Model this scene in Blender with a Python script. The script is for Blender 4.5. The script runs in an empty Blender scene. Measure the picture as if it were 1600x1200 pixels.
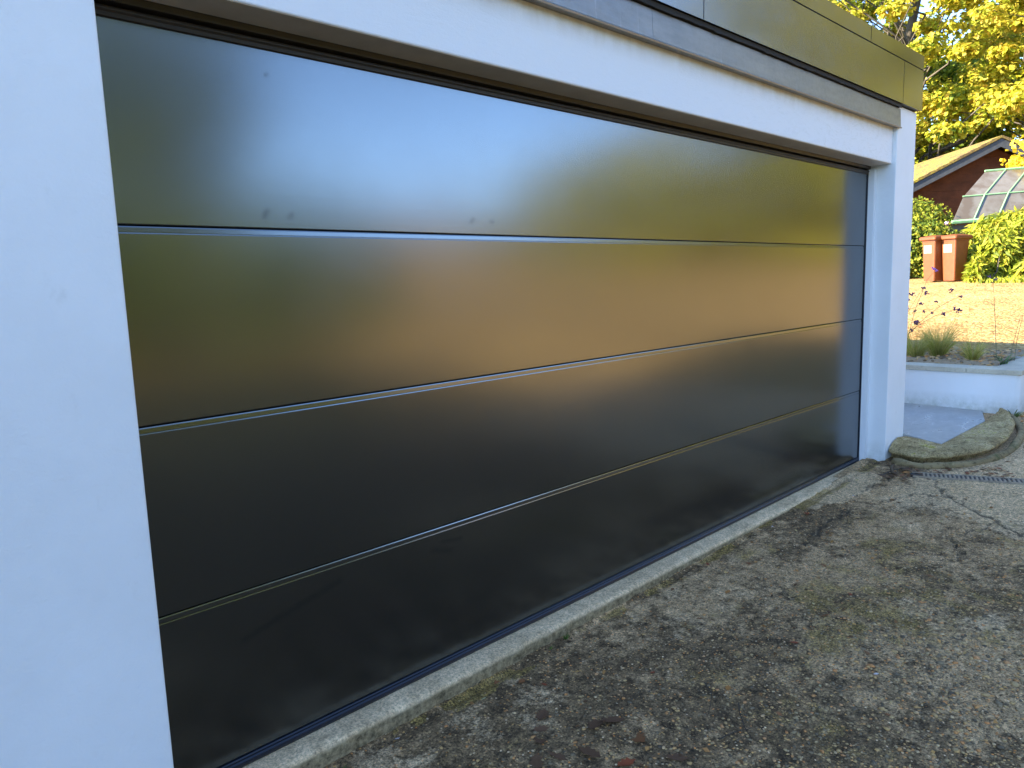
import bpy, math, random
import numpy as np
from mathutils import Matrix, Vector

random.seed(7)
rng = np.random.default_rng(7)
SC = bpy.context.scene
COL = SC.collection

# ------------------------------------------------------------ camera, light
cam_d = bpy.data.cameras.new('camera')
cam = bpy.data.objects.new('camera', cam_d)
COL.objects.link(cam)
cr = Vector((0.71277825, -0.70065257, -0.03214251))
cu = Vector((0.11923527, 0.07588417, 0.98996189))
cf = Vector((0.69118024, 0.70945582, -0.13763109))
m = Matrix((cr, cu, -cf)).transposed().to_4x4()
m.translation = Vector((-5.702, -2.089, 1.4254))
cam.matrix_world = m
cam_d.sensor_width = 36.0
cam_d.lens = 36.0 * 1146.74 / 1600.0
cam_d.clip_start = 0.05
cam_d.clip_end = 3000
SC.camera = cam

SUN_EL, SUN_AZ = 25.0, -53.0            # azimuth from +Y towards +X
world = bpy.data.worlds.new('World')
SC.world = world
world.use_nodes = True
wn = world.node_tree.nodes
sky_t = wn.new('ShaderNodeTexSky')
sky_t.sky_type = 'NISHITA'
sky_t.sun_disc = False
sky_t.sun_elevation = math.radians(SUN_EL)
sky_t.sun_rotation = math.radians(SUN_AZ % 360)
sky_t.air_density = 0.62
sky_t.dust_density = 0.0
sky_t.ozone_density = 2.0
world.node_tree.links.new(sky_t.outputs[0], wn['Background'].inputs[0])
wn['Background'].inputs[1].default_value = 0.15
sun_d = bpy.data.lights.new('sun', 'SUN')
sun_d.energy = 5.0
sun_d.angle = math.radians(0.53)
sun_d.color = (1.0, 0.87, 0.66)
sun = bpy.data.objects.new('sun', sun_d)
COL.objects.link(sun)
ce, se = math.cos(math.radians(SUN_EL)), math.sin(math.radians(SUN_EL))
sdir = Vector((math.sin(math.radians(SUN_AZ)) * ce, math.cos(math.radians(SUN_AZ)) * ce, se))
sun.rotation_euler = sdir.to_track_quat('Z', 'Y').to_euler()
SC.view_settings.view_transform = 'Standard'
SC.view_settings.look = 'None'
SC.view_settings.gamma = 1.0
SC.view_settings.exposure = 2.55
try:
    SC.view_settings.use_curve_mapping = False
except Exception:
    pass

# ------------------------------------------------------------ helpers
ORG = {}


def mesh_np(name, V, F, mats=None, smooth=False):
    me = bpy.data.meshes.new(name)
    V = np.asarray(V, dtype=np.float32)
    me.vertices.add(len(V))
    me.vertices.foreach_set('co', V.ravel())
    if not isinstance(F, np.ndarray):
        lens = {len(f) for f in F}
        if len(lens) == 1:
            F = np.asarray(F)
    if isinstance(F, np.ndarray):
        n, k = F.shape
        me.loops.add(n * k)
        me.loops.foreach_set('vertex_index', F.astype(np.int32).ravel())
        me.polygons.add(n)
        me.polygons.foreach_set('loop_start', np.arange(0, n * k, k, dtype=np.int32))
    else:
        tot = sum(len(f) for f in F)
        me.loops.add(tot)
        me.loops.foreach_set('vertex_index', np.array([i for f in F for i in f], dtype=np.int32))
        me.polygons.add(len(F))
        st, s = [], 0
        for f in F:
            st.append(s)
            s += len(f)
        me.polygons.foreach_set('loop_start', np.array(st, dtype=np.int32))
    me.update(calc_edges=True)
    me.validate()
    me.polygons.foreach_set('use_smooth', np.full(len(me.polygons), bool(smooth)))
    if mats is not None:
        for mt in (mats if isinstance(mats, (list, tuple)) else [mats]):
            me.materials.append(mt)
    return me


def empty(name, loc, label, cat, group=None):
    o = bpy.data.objects.new(name, None)
    o.empty_display_size = 0.1
    o.location = loc
    COL.objects.link(o)
    ORG[o.name] = Vector(loc)
    o['label'] = label
    o['category'] = cat
    if group:
        o['group'] = group
    return o


def obj(name, V, F, mat, parent=None, smooth=False, label=None, cat=None, group=None, kind=None, loc=None):
    """V in world coordinates; the object's origin is the parent's origin (or loc)"""
    V = np.asarray(V, dtype=np.float64).reshape(-1, 3)
    if parent is not None:
        org = ORG[parent.name]
    else:
        org = Vector(loc) if loc is not None else Vector((0, 0, 0))
    me = mesh_np(name, V - np.array(org), F, mat, smooth)
    o = bpy.data.objects.new(name, me)
    COL.objects.link(o)
    ORG[o.name] = org
    if parent is not None:
        o.parent = parent
    else:
        o.location = org
    if label:
        o['label'] = label
    if cat:
        o['category'] = cat
    if group:
        o['group'] = group
    if kind:
        o['kind'] = kind
    return o


def bevel(o, w=0.004, seg=2, ang=40):
    b = o.modifiers.new('bevel', 'BEVEL')
    b.width = w
    b.segments = seg
    b.limit_method = 'ANGLE'
    b.angle_limit = math.radians(ang)
    return o


BOXF = [(0, 3, 2, 1), (4, 5, 6, 7), (0, 1, 5, 4), (1, 2, 6, 5), (2, 3, 7, 6), (3, 0, 4, 7)]


def box(x0, x1, y0, y1, z0, z1):
    return [(x0, y0, z0), (x1, y0, z0), (x1, y1, z0), (x0, y1, z0),
            (x0, y0, z1), (x1, y0, z1), (x1, y1, z1), (x0, y1, z1)], BOXF


def join(parts):
    V, F = [], []
    for v, f in parts:
        b = len(V)
        V += list(v)
        F += [tuple(i + b for i in q) for q in f]
    return V, F


def extrude_x(prof, x0, x1, n=1):
    """closed profile in (y,z), counter-clockwise seen from +x"""
    k = len(prof)
    xs = np.linspace(x0, x1, n + 1)
    V = [(x, y, z) for x in xs for (y, z) in prof]
    F = []
    for j in range(n):
        for i in range(k):
            a, b = j * k + i, j * k + (i + 1) % k
            F.append((a, b, b + k, a + k))
    F.append(tuple(reversed(range(k))))
    F.append(tuple(range(n * k, n * k + k)))
    return V, F


def tube(pts, radii, sides=8, caps=True):
    pts = [Vector(p) for p in pts]
    if not isinstance(radii, (list, tuple, np.ndarray)):
        radii = [radii] * len(pts)
    V, F = [], []
    up = Vector((0.13, 0.21, 0.97)).normalized()
    for i, p in enumerate(pts):
        a = pts[max(i - 1, 0)]
        b = pts[min(i + 1, len(pts) - 1)]
        t = (b - a).normalized()
        if abs(t.dot(up)) > 0.95:
            up2 = Vector((1, 0.1, 0)).normalized()
        else:
            up2 = up
        s = t.cross(up2).normalized()
        u = s.cross(t)
        for k in range(sides):
            an = 2 * math.pi * k / sides
            q = p + (s * math.cos(an) + u * math.sin(an)) * radii[i]
            V.append(tuple(q))
    for i in range(len(pts) - 1):
        for k in range(sides):
            a, b = i * sides + k, i * sides + (k + 1) % sides
            F.append((a, b, b + sides, a + sides))
    if caps:
        F.append(tuple(reversed(range(sides))))
        F.append(tuple(range((len(pts) - 1) * sides, len(pts) * sides)))
    return V, F


def vnoise(x, y, seed=0):
    """value noise, 0..1"""
    x = np.asarray(x, dtype=np.float64)
    y = np.asarray(y, dtype=np.float64)
    tab = np.random.default_rng(seed + 100).random((256, 256))
    xi = np.floor(x).astype(int)
    yi = np.floor(y).astype(int)
    fx, fy = x - xi, y - yi
    fx = fx * fx * (3 - 2 * fx)
    fy = fy * fy * (3 - 2 * fy)
    a = tab[xi % 256, yi % 256]
    b = tab[(xi + 1) % 256, yi % 256]
    c = tab[xi % 256, (yi + 1) % 256]
    d = tab[(xi + 1) % 256, (yi + 1) % 256]
    return (a * (1 - fx) + b * fx) * (1 - fy) + (c * (1 - fx) + d * fx) * fy


def fbm(x, y, seed=0, oct=4):
    s, a, n = 0, 1.0, 0
    for i in range(oct):
        s = s + a * vnoise(x * 2 ** i + 17.3 * i, y * 2 ** i - 9.1 * i, seed + i)
        n += a
        a *= 0.5
    return s / n


def sstep(a, b, v):
    t = np.clip((v - a) / (b - a), 0, 1)
    return t * t * (3 - 2 * t)


def gauss(x, y, cx, cy, sx, sy):
    return np.exp(-((x - cx) / sx) ** 2 - ((y - cy) / sy) ** 2)


# ------------------------------------------------------------ materials
class NT:
    def __init__(self, name):
        self.m = bpy.data.materials.new(name)
        self.m.use_nodes = True
        self.t = self.m.node_tree
        self.b = self.t.nodes['Principled BSDF']
        self.out = self.t.nodes['Material Output']

    def n(self, typ, **kw):
        nd = self.t.nodes.new('ShaderNode' + typ)
        for k, v in kw.items():
            setattr(nd, k, v)
        return nd

    def L(self, a, b):
        self.t.links.new(a, b)

    def set(self, **kw):
        names = {'col': 'Base Color', 'rough': 'Roughness', 'ior': 'IOR', 'metal': 'Metallic', 'spec': 'Specular IOR Level', 'trans': 'Transmission Weight', 'alpha': 'Alpha', 'coat': 'Coat Weight'}
        for k, v in kw.items():
            s = self.b.inputs[names[k]]
            if hasattr(v, 'is_output') or isinstance(v, bpy.types.NodeSocket):
                self.L(v, s)
            else:
                s.default_value = (*v, 1) if k == 'col' and len(v) == 3 else v
        return self

    def coord(self, kind='Object', scale=(1, 1, 1), loc=(0, 0, 0), rot=(0, 0, 0)):
        c = self.n('TexCoord')
        mp = self.n('Mapping')
        mp.inputs['Scale'].default_value = scale
        mp.inputs['Location'].default_value = loc
        mp.inputs['Rotation'].default_value = rot
        self.L(c.outputs[kind], mp.inputs[0])
        return mp.outputs[0]

    def noise(self, vec=None, scale=5.0, detail=4.0, rough=0.6, dist=0.0):
        nd = self.n('TexNoise')
        nd.inputs['Scale'].default_value = scale
        nd.inputs['Detail'].default_value = detail
        nd.inputs['Roughness'].default_value = rough
        nd.inputs['Distortion'].default_value = dist
        if vec is not None:
            self.L(vec, nd.inputs['Vector'])
        return nd.outputs['Fac']

    def vor(self, vec=None, scale=5.0, out='Distance', feature='F1', rand=1.0):
        nd = self.n('TexVoronoi')
        nd.feature = feature
        nd.inputs['Scale'].default_value = scale
        nd.inputs['Randomness'].default_value = rand
        if vec is not None:
            self.L(vec, nd.inputs['Vector'])
        return nd.outputs[out]

    def ramp(self, fac, stops, interp='LINEAR'):
        nd = self.n('ValToRGB')
        cr_ = nd.color_ramp
        cr_.interpolation = interp
        while len(cr_.elements) < len(stops):
            cr_.elements.new(0.5)
        for e, (p, c) in zip(cr_.elements, stops):
            e.position = p
            e.color = (*c, 1) if len(c) == 3 else c
        self.L(fac, nd.inputs[0])
        return nd.outputs['Color']

    def g(self, fac, a, b):
        """grey smooth threshold of fac between a and b"""
        nd = self.n('MapRange')
        nd.interpolation_type = 'SMOOTHSTEP'
        nd.inputs[1].default_value = a
        nd.inputs[2].default_value = b
        self.L(fac, nd.inputs[0])
        return nd.outputs[0]

    def rng(self, fac, a, b, c, d):
        nd = self.n('MapRange')
        for i, v in enumerate((a, b, c, d)):
            nd.inputs[i + 1].default_value = v
        self.L(fac, nd.inputs[0])
        return nd.outputs[0]

    def mix(self, fac, a, b, mode='MIX'):
        nd = self.n('Mix')
        nd.data_type = 'RGBA'
        nd.blend_type = mode
        for s, v in ((nd.inputs[0], fac), (nd.inputs[6], a), (nd.inputs[7], b)):
            if isinstance(v, bpy.types.NodeSocket):
                self.L(v, s)
            elif isinstance(v, (int, float)):
                s.default_value = v
            else:
                s.default_value = (*v, 1)
        return nd.outputs[2]

    def math(self, op, a, b=0.0, clamp=False):
        nd = self.n('Math', operation=op)
        nd.use_clamp = clamp
        for i, v in enumerate((a, b)):
            if isinstance(v, bpy.types.NodeSocket):
                self.L(v, nd.inputs[i])
            else:
                nd.inputs[i].default_value = v
        return nd.outputs[0]

    def attr(self, name):
        nd = self.n('Attribute')
        nd.attribute_name = name
        return nd.outputs['Fac']

    def bump(self, h, dist=0.01, strength=1.0):
        nd = self.n('Bump')
        nd.inputs['Distance'].default_value = dist
        nd.inputs['Strength'].default_value = strength
        self.L(h, nd.inputs['Height'])
        self.L(nd.outputs[0], self.b.inputs['Normal'])
        return nd


def plain(name, col, rough=0.6, metal=0.0, spec=0.5, var=0.12, scale=8.0, ior=1.5):
    t = NT(name)
    f = t.noise(t.coord(), scale, 5, 0.65)
    c2 = tuple(c * (1 - var) for c in col)
    c1 = tuple(min(1, c * (1 + var)) for c in col)
    t.set(col=t.ramp(f, [(0.3, c2), (0.7, c1)]), rough=rough, metal=metal, spec=spec, ior=ior)
    return t.m


def m_render(name='painted_render', za=-.08, zb=.16):
    t = NT(name)
    v = t.coord()
    big = t.noise(v, 1.3, 5, 0.6)
    fine = t.noise(v, 160, 3, 0.6)
    trow = t.noise(t.coord(scale=(1, 1, 1.25)), 14.0, 5, 0.6, 0.3)
    c = t.ramp(big, [(0.3, (0.75, 0.75, 0.74)), (0.7, (0.84, 0.84, 0.835))])
    st = t.g(t.noise(t.coord(scale=(1, 1, .6)), 9.0, 6, 0.7), 0.62, 0.8)
    c = t.mix(t.math('MULTIPLY', st, 0.35), c, (0.6, 0.59, 0.56))
    # dirt near the ground
    sep = t.n('SeparateXYZ')
    t.L(t.n('NewGeometry').outputs['Position'], sep.inputs[0])
    d = t.rng(sep.outputs[2], za, zb, 1.0, 0.0)
    d = t.math('MULTIPLY', d, t.rng(t.noise(v, 12, 5, .7), .3, .7, .1, .9), True)
    c = t.mix(d, c, (0.28, 0.29, 0.2))
    t.set(col=c, rough=0.85, spec=0.3)
    h = t.math('ADD', t.math('MULTIPLY', fine, 0.3), t.math('MULTIPLY', trow, 0.9))
    t.bump(h, 0.004, 0.6)
    return t.m


def m_lintel():
    t = NT('painted_lintel')
    v = t.coord()
    fine = t.noise(v, 120, 3, 0.6)
    br = t.noise(t.coord(scale=(3, 3, 9)), 4.0, 6, 0.75, 1.5)
    sep = t.n('SeparateXYZ')
    t.L(t.n('NewGeometry').outputs['Position'], sep.inputs[0])
    right = t.rng(sep.outputs[0], -3.2, -0.6, 0.0, 1.0)
    k = t.math('MULTIPLY', right, t.g(br, 0.47, 0.7))
    c = t.mix(t.math('MULTIPLY', k, 0.55), (0.81, 0.81, 0.81), (0.66, 0.655, 0.62))
    # rain stain just under the flashing
    top = t.rng(sep.outputs[2], 2.33, 2.42, 0.0, 0.55)
    top = t.math('MULTIPLY', top, t.rng(t.noise(t.coord(scale=(2, 1, .5)), 6, 5, .7), .3, .65, .15, 1))
    c = t.mix(top, c, (0.52, 0.46, 0.36))
    t.set(col=c, rough=0.8, spec=0.35)
    t.bump(t.math('ADD', t.math('MULTIPLY', fine, .3), br), 0.005, 0.4)
    return t.m


def smear_dist(t, a, b):
    """distance in the x-z plane to the segment a-b, as a socket"""
    sep = t.n('SeparateXYZ')
    t.L(t.n('NewGeometry').outputs['Position'], sep.inputs[0])
    ax, az = a
    dx, dz = b[0] - ax, b[1] - az
    L2 = dx * dx + dz * dz
    px = t.math('SUBTRACT', sep.outputs[0], ax)
    pz = t.math('SUBTRACT', sep.outputs[2], az)
    tt = t.math('DIVIDE', t.math('ADD', t.math('MULTIPLY', px, dx), t.math('MULTIPLY', pz, dz)), L2, True)
    ex = t.math('SUBTRACT', px, t.math('MULTIPLY', tt, dx))
    ez = t.math('SUBTRACT', pz, t.math('MULTIPLY', tt, dz))
    return t.math('SQRT', t.math('ADD', t.math('MULTIPLY', ex, ex), t.math('MULTIPLY', ez, ez)))


def m_door():
    t = NT('satin_black_door')
    v = t.coord()
    lines = t.noise(t.coord(scale=(1.2, 1, 110)), 1.0, 4, 0.6, 0.25)
    lines2 = t.noise(t.coord(scale=(14, 14, 260)), 1.0, 3, 0.6, 0.3)
    pebble = t.noise(v, 900, 2, 0.5)
    cloud = t.noise(t.coord(scale=(1, 1, 1.3)), 2.2, 5, 0.6)
    smudge = t.g(t.noise(t.coord(scale=(1, 1, 1.6)), 7.0, 5, 0.7, 1.2), 0.58, 0.75)
    r = t.math('ADD', t.rng(cloud, 0.3, 0.7, 0.18, 0.215), t.math('MULTIPLY', smudge, 0.012))
    wip = None
    for a, b, w in (((-4.838, 0.378), (-4.50, 0.457), 0.016), ((-4.10, 0.45), (-4.02, 0.425), 0.018),
                    ((-4.06, 0.47), (-3.97, 0.46), 0.012), ((-4.665, 1.64), (-4.655, 1.655), 0.012),
                    ((-4.585, 1.64), (-4.575, 1.65), 0.010), ((-3.85, 1.652), (-3.84, 1.66), 0.012),
                    ((-3.75, 1.655), (-3.74, 1.655), 0.010), ((-4.63, 2.044), (-4.62, 2.05), 0.008),
                    ((-0.86, 0.37), (-0.80, 0.33), 0.010), ((-1.55, 0.30), (-1.52, 0.22), 0.008)):
        d = smear_dist(t, a, b)
        dn = t.math('ADD', d, t.math('MULTIPLY', t.math('SUBTRACT', t.noise(v, 45, 4, .7), 0.5), 0.03))
        k = t.rng(dn, w * 0.1, w * 1.15, .8, 0.0)
        wip = k if wip is None else t.math('MAXIMUM', wip, k)
    # finger marks: grease dulls the sheen
    t.set(col=(0.002, 0.002, 0.0024), rough=t.math('ADD', r, t.math('MULTIPLY', wip, 0.07)),
          ior=t.rng(wip, 0, 1, 2.3, 1.95))
    t.b.inputs['Specular Tint'].default_value = (0.88, 0.95, 1.0, 1)
    h = t.math('ADD', t.math('MULTIPLY', lines, 1.0), t.math('ADD', t.math('MULTIPLY', lines2, 0.5), t.math('MULTIPLY', pebble, 0.10)))
    t.bump(h, 0.0004, 0.10)
    return t.m


def m_cladding():
    t = NT('gloss_grey_cladding')
    r = t.rng(t.noise(t.coord(scale=(1, 1, 2)), 3, 5, .6), .3, .7, .17, .23)
    t.set(col=(0.02, 0.02, 0.022), rough=r, ior=2.4)
    return t.m


def m_flashing():
    t = NT('weathered_flashing')
    v = t.coord()
    a = t.noise(t.coord(scale=(1.5, 1, 7)), 3, 6, 0.7)
    b = t.noise(v, 40, 5, 0.7)
    c = t.ramp(a, [(0.3, (0.10, 0.088, 0.073)), (0.7, (0.19, 0.168, 0.14))])
    drip = t.g(t.noise(t.coord(scale=(26, 1, 1.2)), 1.0, 4, .7), .6, .72)
    c = t.mix(t.math('MULTIPLY', drip, .35), c, (0.36, 0.35, 0.32))
    c = t.mix(t.math('MULTIPLY', t.g(b, .58, .72), .5), c, (0.1, 0.085, 0.065))
    t.set(col=c, rough=t.rng(b, .3, .7, .32, .5), ior=1.9)
    t.bump(b, 0.002, 0.3)
    return t.m


def m_concrete(name, lo, hi, speck=0.35, moss=0.0, rough=0.9, green=(0.11, 0.12, 0.04)):
    t = NT(name)
    v = t.coord()
    a = t.noise(v, 3.0, 7, 0.65)
    b = t.noise(v, 26, 5, 0.7)
    c = t.ramp(a, [(0.3, lo), (0.72, hi)])
    c = t.mix(t.math('MULTIPLY', t.g(b, 0.5, 0.68), speck), c, tuple(x * 0.45 for x in lo))
    pits = t.g(t.vor(v, 150), 0.28, 0.12)
    c = t.mix(t.math('MULTIPLY', pits, 0.5), c, tuple(min(1, x * 1.25) for x in hi))
    if moss:
        k = t.g(t.noise(v, 7, 6, 0.7), 0.62 - 0.25 * moss, 0.78 - 0.2 * moss)
        g = t.ramp(t.noise(v, 60, 3, .6), [(0.3, tuple(x * .55 for x in green)), (0.7, green)])
        c = t.mix(k, c, g)
    t.set(col=c, rough=rough, spec=0.35)
    t.bump(t.math('ADD', t.math('MULTIPLY', b, 1.2), t.math('MULTIPLY', t.noise(v, 160, 4, .75), .9)), 0.007, 0.9)
    return t.m


def m_drive():
    """old concrete with exposed aggregate; the masks are stored on the mesh"""
    t = NT('old_concrete_drive')
    v = t.coord()
    damp, moss, bare, crack = (t.attr(k) for k in ('damp', 'moss', 'bare', 'crack'))
    n0 = t.noise(v, 4.5, 8, 0.72, 0.4)
    n1 = t.noise(v, 17, 7, 0.78)
    n2 = t.noise(v, 48, 5, 0.8)
    n3 = t.noise(v, 130, 4, 0.75)
    lo, hi = (0.30, 0.205, 0.115), (0.66, 0.475, 0.29)
    base = t.ramp(n1, [(0.34, lo), (0.66, hi)])
    dark = t.ramp(n1, [(0.38, (0.075, 0.052, 0.030)), (0.64, (0.31, 0.215, 0.122))])
    k = t.math('ADD', t.math('MULTIPLY', damp, 1.1), t.math('MULTIPLY', t.math('SUBTRACT', n1, 0.5), -1.6))
    c = t.mix(t.g(k, 0.15, 0.85), base, dark)
    # pale laitance where the surface is still closed
    pale = t.ramp(n2, [(0.35, (0.40, 0.30, 0.185)), (0.65, (0.80, 0.62, 0.42))])
    kb = t.g(t.math('ADD', bare, t.math('ADD', t.math('MULTIPLY', t.math('SUBTRACT', n0, .5), 1.2), t.math('MULTIPLY', t.math('SUBTRACT', n2, .5), 1.2))), 0.35, 0.95)
    c = t.mix(t.math('MULTIPLY', kb, .75), c, pale)
    # exposed aggregate: little stones of several colours
    cell = t.n('TexVoronoi')
    cell.inputs['Scale'].default_value = 88
    t.L(v, cell.inputs['Vector'])
    sep = t.n('SeparateColor')
    t.L(cell.outputs['Color'], sep.inputs[0])
    stone = t.ramp(sep.outputs[0], [(0.0, (0.06, 0.043, 0.027)), (0.22, (0.22, 0.155, 0.09)), (0.45, (0.55, 0.39, 0.21)), (0.7, (0.72, 0.44, 0.17)), (0.83, (0.75, 0.33, 0.10)), (0.92, (0.9, 0.72, 0.5))], 'CONSTANT')
    show = t.math('MULTIPLY', t.g(cell.outputs['Distance'], 0.44, 0.30), t.g(sep.outputs[1], 0.50, 0.56))
    show = t.math('MULTIPLY', show, t.rng(bare, 0, 1, 0.9, 0.15))
    c = t.mix(show, c, stone)
    # moss and algae
    km = t.g(t.math('ADD', moss, t.math('ADD', t.math('MULTIPLY', t.math('SUBTRACT', n1, 0.5), 1.4), t.math('MULTIPLY', t.math('SUBTRACT', n3, .5), .9))), 0.45, 0.95)
    gm = t.ramp(n3, [(0.35, (0.09, 0.068, 0.020)), (0.65, (0.40, 0.29, 0.085))])
    c = t.mix(t.math('MULTIPLY', km, .7), c, gm)
    # grit: dark pits and light grains
    pit = t.ramp(n3, [(0.34, (0.22, 0.22, 0.22)), (0.5, (1, 1, 1)), (0.66, (1.7, 1.66, 1.6))])
    c = t.mix(0.9, c, pit, 'MULTIPLY')
    pit2 = t.ramp(n2, [(0.36, (0.38, 0.38, 0.38)), (0.52, (1, 1, 1)), (0.68, (1.4, 1.4, 1.38))])
    c = t.mix(t.rng(bare, 0, 1, .9, .5), c, pit2, 'MULTIPLY')
    c = t.mix(1.0, c, (1.28, 1.15, .95), 'MULTIPLY')
    c = t.mix(t.math('MULTIPLY', crack, .8), c, (0.085, 0.065, 0.04))
    t.set(col=c, rough=t.rng(damp, 0, 1, 0.95, 0.82), spec=0.25)
    h = t.math('ADD', t.math('MULTIPLY', n2, 1.0), t.math('ADD', t.math('MULTIPLY', n3, 0.6), t.math('MULTIPLY', show, 0.3)))
    t.bump(h, 0.012, 1.0)
    return t.m


def m_gravel():
    t = NT('golden_gravel')
    v = t.coord()
    cell = t.n('TexVoronoi')
    cell.inputs['Scale'].default_value = 30
    t.L(v, cell.inputs['Vector'])
    sep = t.n('SeparateColor')
    t.L(cell.outputs['Color'], sep.inputs[0])
    c = t.ramp(sep.outputs[0], [(0.0, (0.21, 0.115, 0.034)), (0.4, (0.39, 0.238, 0.078)), (0.75, (0.47, 0.305, 0.115)), (1.0, (0.56, 0.41, 0.195))])
    big = t.noise(v, 0.9, 5, 0.65)
    c = t.mix(0.6, c, t.ramp(big, [(0.36, (0.5, 0.45, 0.4)), (0.6, (1, 1, 1))]), 'MULTIPLY')
    fl = t.g(t.noise(t.coord(scale=(1, 2.2, 1)), 7.0, 6, .75), .66, .74)
    c = t.mix(t.math('MULTIPLY', fl, .5), c, (0.24, 0.12, 0.03))
    t.set(col=c, rough=0.9, spec=0.3)
    t.bump(t.math('ADD', t.math('MULTIPLY', cell.outputs['Distance'], -.6), t.math('MULTIPLY', t.noise(v, 5, 6, .7), 1.6)), 0.05, 0.6)
    return t.m


def m_leaf(name, stops, trans=0.45, rough=0.55):
    t = NT(name)
    g = t.n('NewGeometry')
    c = t.ramp(g.outputs['Random Per Island'], stops)
    t.set(col=c, rough=rough, spec=0.3)
    tr = t.n('BsdfTranslucent')
    t.L(c, tr.inputs['Color'])
    mx = t.n('MixShader')
    mx.inputs[0].default_value = trans
    t.L(t.b.outputs[0], mx.inputs[1])
    t.L(tr.outputs[0], mx.inputs[2])
    t.L(mx.outputs[0], t.out.inputs['Surface'])
    return t.m


def m_island(name, stops, rough=0.8):
    t = NT(name)
    g = t.n('NewGeometry')
    c = t.ramp(g.outputs['Random Per Island'], stops)
    n = t.noise(t.coord(), 90, 3, .6)
    c = t.mix(0.5, c, t.ramp(n, [(.3, (.7, .7, .7)), (.7, (1.15, 1.15, 1.15))]), 'MULTIPLY')
    t.set(col=c, rough=rough, spec=0.35)
    return t.m


def m_deadleaf(name, a, b):
    t = NT(name)
    v = t.coord()
    n = t.noise(v, 60, 4, .65)
    t.set(col=t.ramp(n, [(0.3, a), (0.7, b)]), rough=0.65, spec=0.3)
    t.bump(t.noise(t.coord(scale=(1, 3, 1)), 140, 2, .5), 0.002, 0.5)
    return t.m


def m_glass():
    t = NT('greenhouse_glass')
    n = t.noise(t.coord(), 2.5, 4, .6)
    t.set(col=t.ramp(n, [(.4, (0.10, 0.075, 0.045)), (.6, (0.15, 0.135, 0.11))]), rough=0.08, ior=1.9)
    return t.m


RENDER2 = m_render('planter_render', .06, .26)
RENDER, LINTEL, DOOR, CLAD, FLASH = m_render(), m_lintel(), m_door(), m_cladding(), m_flashing()
SILL = m_concrete('sill_concrete', (0.27, 0.265, 0.25), (0.41, 0.405, 0.385), 0.45)
_t = NT('mossy_concrete')
_v = _t.coord()
_a, _b, _d = _t.noise(_v, 5, 7, .72), _t.noise(_v, 26, 6, .78), _t.noise(_v, 95, 4, .78)
_c = _t.ramp(_a, [(.34, (.26, .175, .075)), (.5, (.42, .30, .135)), (.66, (.66, .50, .27))])
_c = _t.mix(_t.math('MULTIPLY', _t.g(_b, .52, .64), .75), _c, (.10, .07, .032))
_c = _t.mix(_t.math('MULTIPLY', _t.g(_t.math('ADD', _a, _t.math('MULTIPLY', _b, .5)), .82, .92), .85), _c, _t.ramp(_d, [(.35, (.16, .14, .018)), (.65, (.50, .42, .045))]))
_c = _t.mix(.9, _c, _t.ramp(_d, [(.34, (.35, .35, .35)), (.5, (1, 1, 1)), (.66, (1.6, 1.56, 1.5))]), 'MULTIPLY')
_t.set(col=_c, rough=.95, spec=.2)
_t.bump(_t.math('ADD', _b, _t.math('MULTIPLY', _d, .7)), .012, 1.0)
APRON = _t.m
EDGING = m_concrete('edging_concrete', (0.17, 0.115, 0.05), (0.40, 0.29, 0.14), 0.8, 0.4)
DRIVE, GRAVEL = m_drive(), m_gravel()
FRAME = plain('anthracite_trim', (0.034, 0.028, 0.023), 0.45, spec=0.3, ior=1.45)
SOFF = plain('grey_brown_soffit', (0.50, 0.44, 0.37), 0.4, ior=1.7)
BLACK = plain('black_rubber', (0.008, 0.009, 0.012), 0.5)
SEALM = plain('blue_black_seal', (0.010, 0.013, 0.022), 0.3, ior=1.5)
TRIMW = plain('white_plastic_trim', (0.82, 0.82, 0.83), 0.3, var=0.02)
SLAB = NT('grey_porcelain_slab')
_n = SLAB.noise(SLAB.coord(scale=(1, 2.5, 1)), 4, 6, .65, .8)
_wet = SLAB.g(_n, .56, .66)
SLAB.set(col=SLAB.ramp(_n, [(.3, (0.31, 0.295, 0.27)), (.62, (0.39, 0.375, 0.345)), (.75, (0.52, 0.50, 0.46))]), rough=SLAB.rng(_wet, 0, 1, .55, .22), spec=.5)
SLAB.bump(SLAB.noise(SLAB.coord(), 50, 4, .6), .002, .3)
SLAB = SLAB.m
COPING = m_concrete('coping_stone', (0.46, 0.41, 0.31), (0.64, 0.575, 0.44), 0.25)
SOIL = m_concrete('pebbly_soil', (0.20, 0.14, 0.08), (0.46, 0.34, 0.21), 0.6)
GRASSGROUND = m_concrete('rough_ground', (0.045, 0.05, 0.02), (0.10, 0.095, 0.04), 0.5, 0.7)
PEBBLE = m_island('pebble_stone', [(0, (0.11, 0.08, 0.048)), (.3, (0.26, 0.185, 0.10)), (.5, (0.44, 0.295, 0.135)), (.72, (0.56, 0.33, 0.12)), (.85, (0.56, 0.235, 0.075)), (1, (0.62, 0.43, 0.22))])
BARK = m_concrete('bark', (0.05, 0.042, 0.032), (0.13, 0.11, 0.085), 0.6)

# ------------------------------------------------------------ ground heights
GXS = [-700, -40, -20, -4.6, -1, 0, .5, 2.4, 3.8, 12.7, 25, 60, 700]
GZS = [-.4, -.3, -.25, -.095, -.04, -.004, .02, .09, .48, 1.13, 1.6, 2.0, 2.2]


def G(x, y):
    y = np.asarray(y, dtype=float)
    return np.interp(x, GXS, GZS) + .035 * np.clip(-4 - y, 0, 60) + .15 * np.clip(-14 - y, 0, 26)


def Gs(x, y):
    return float(G(np.array([x]), np.array([y]))[0])


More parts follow.
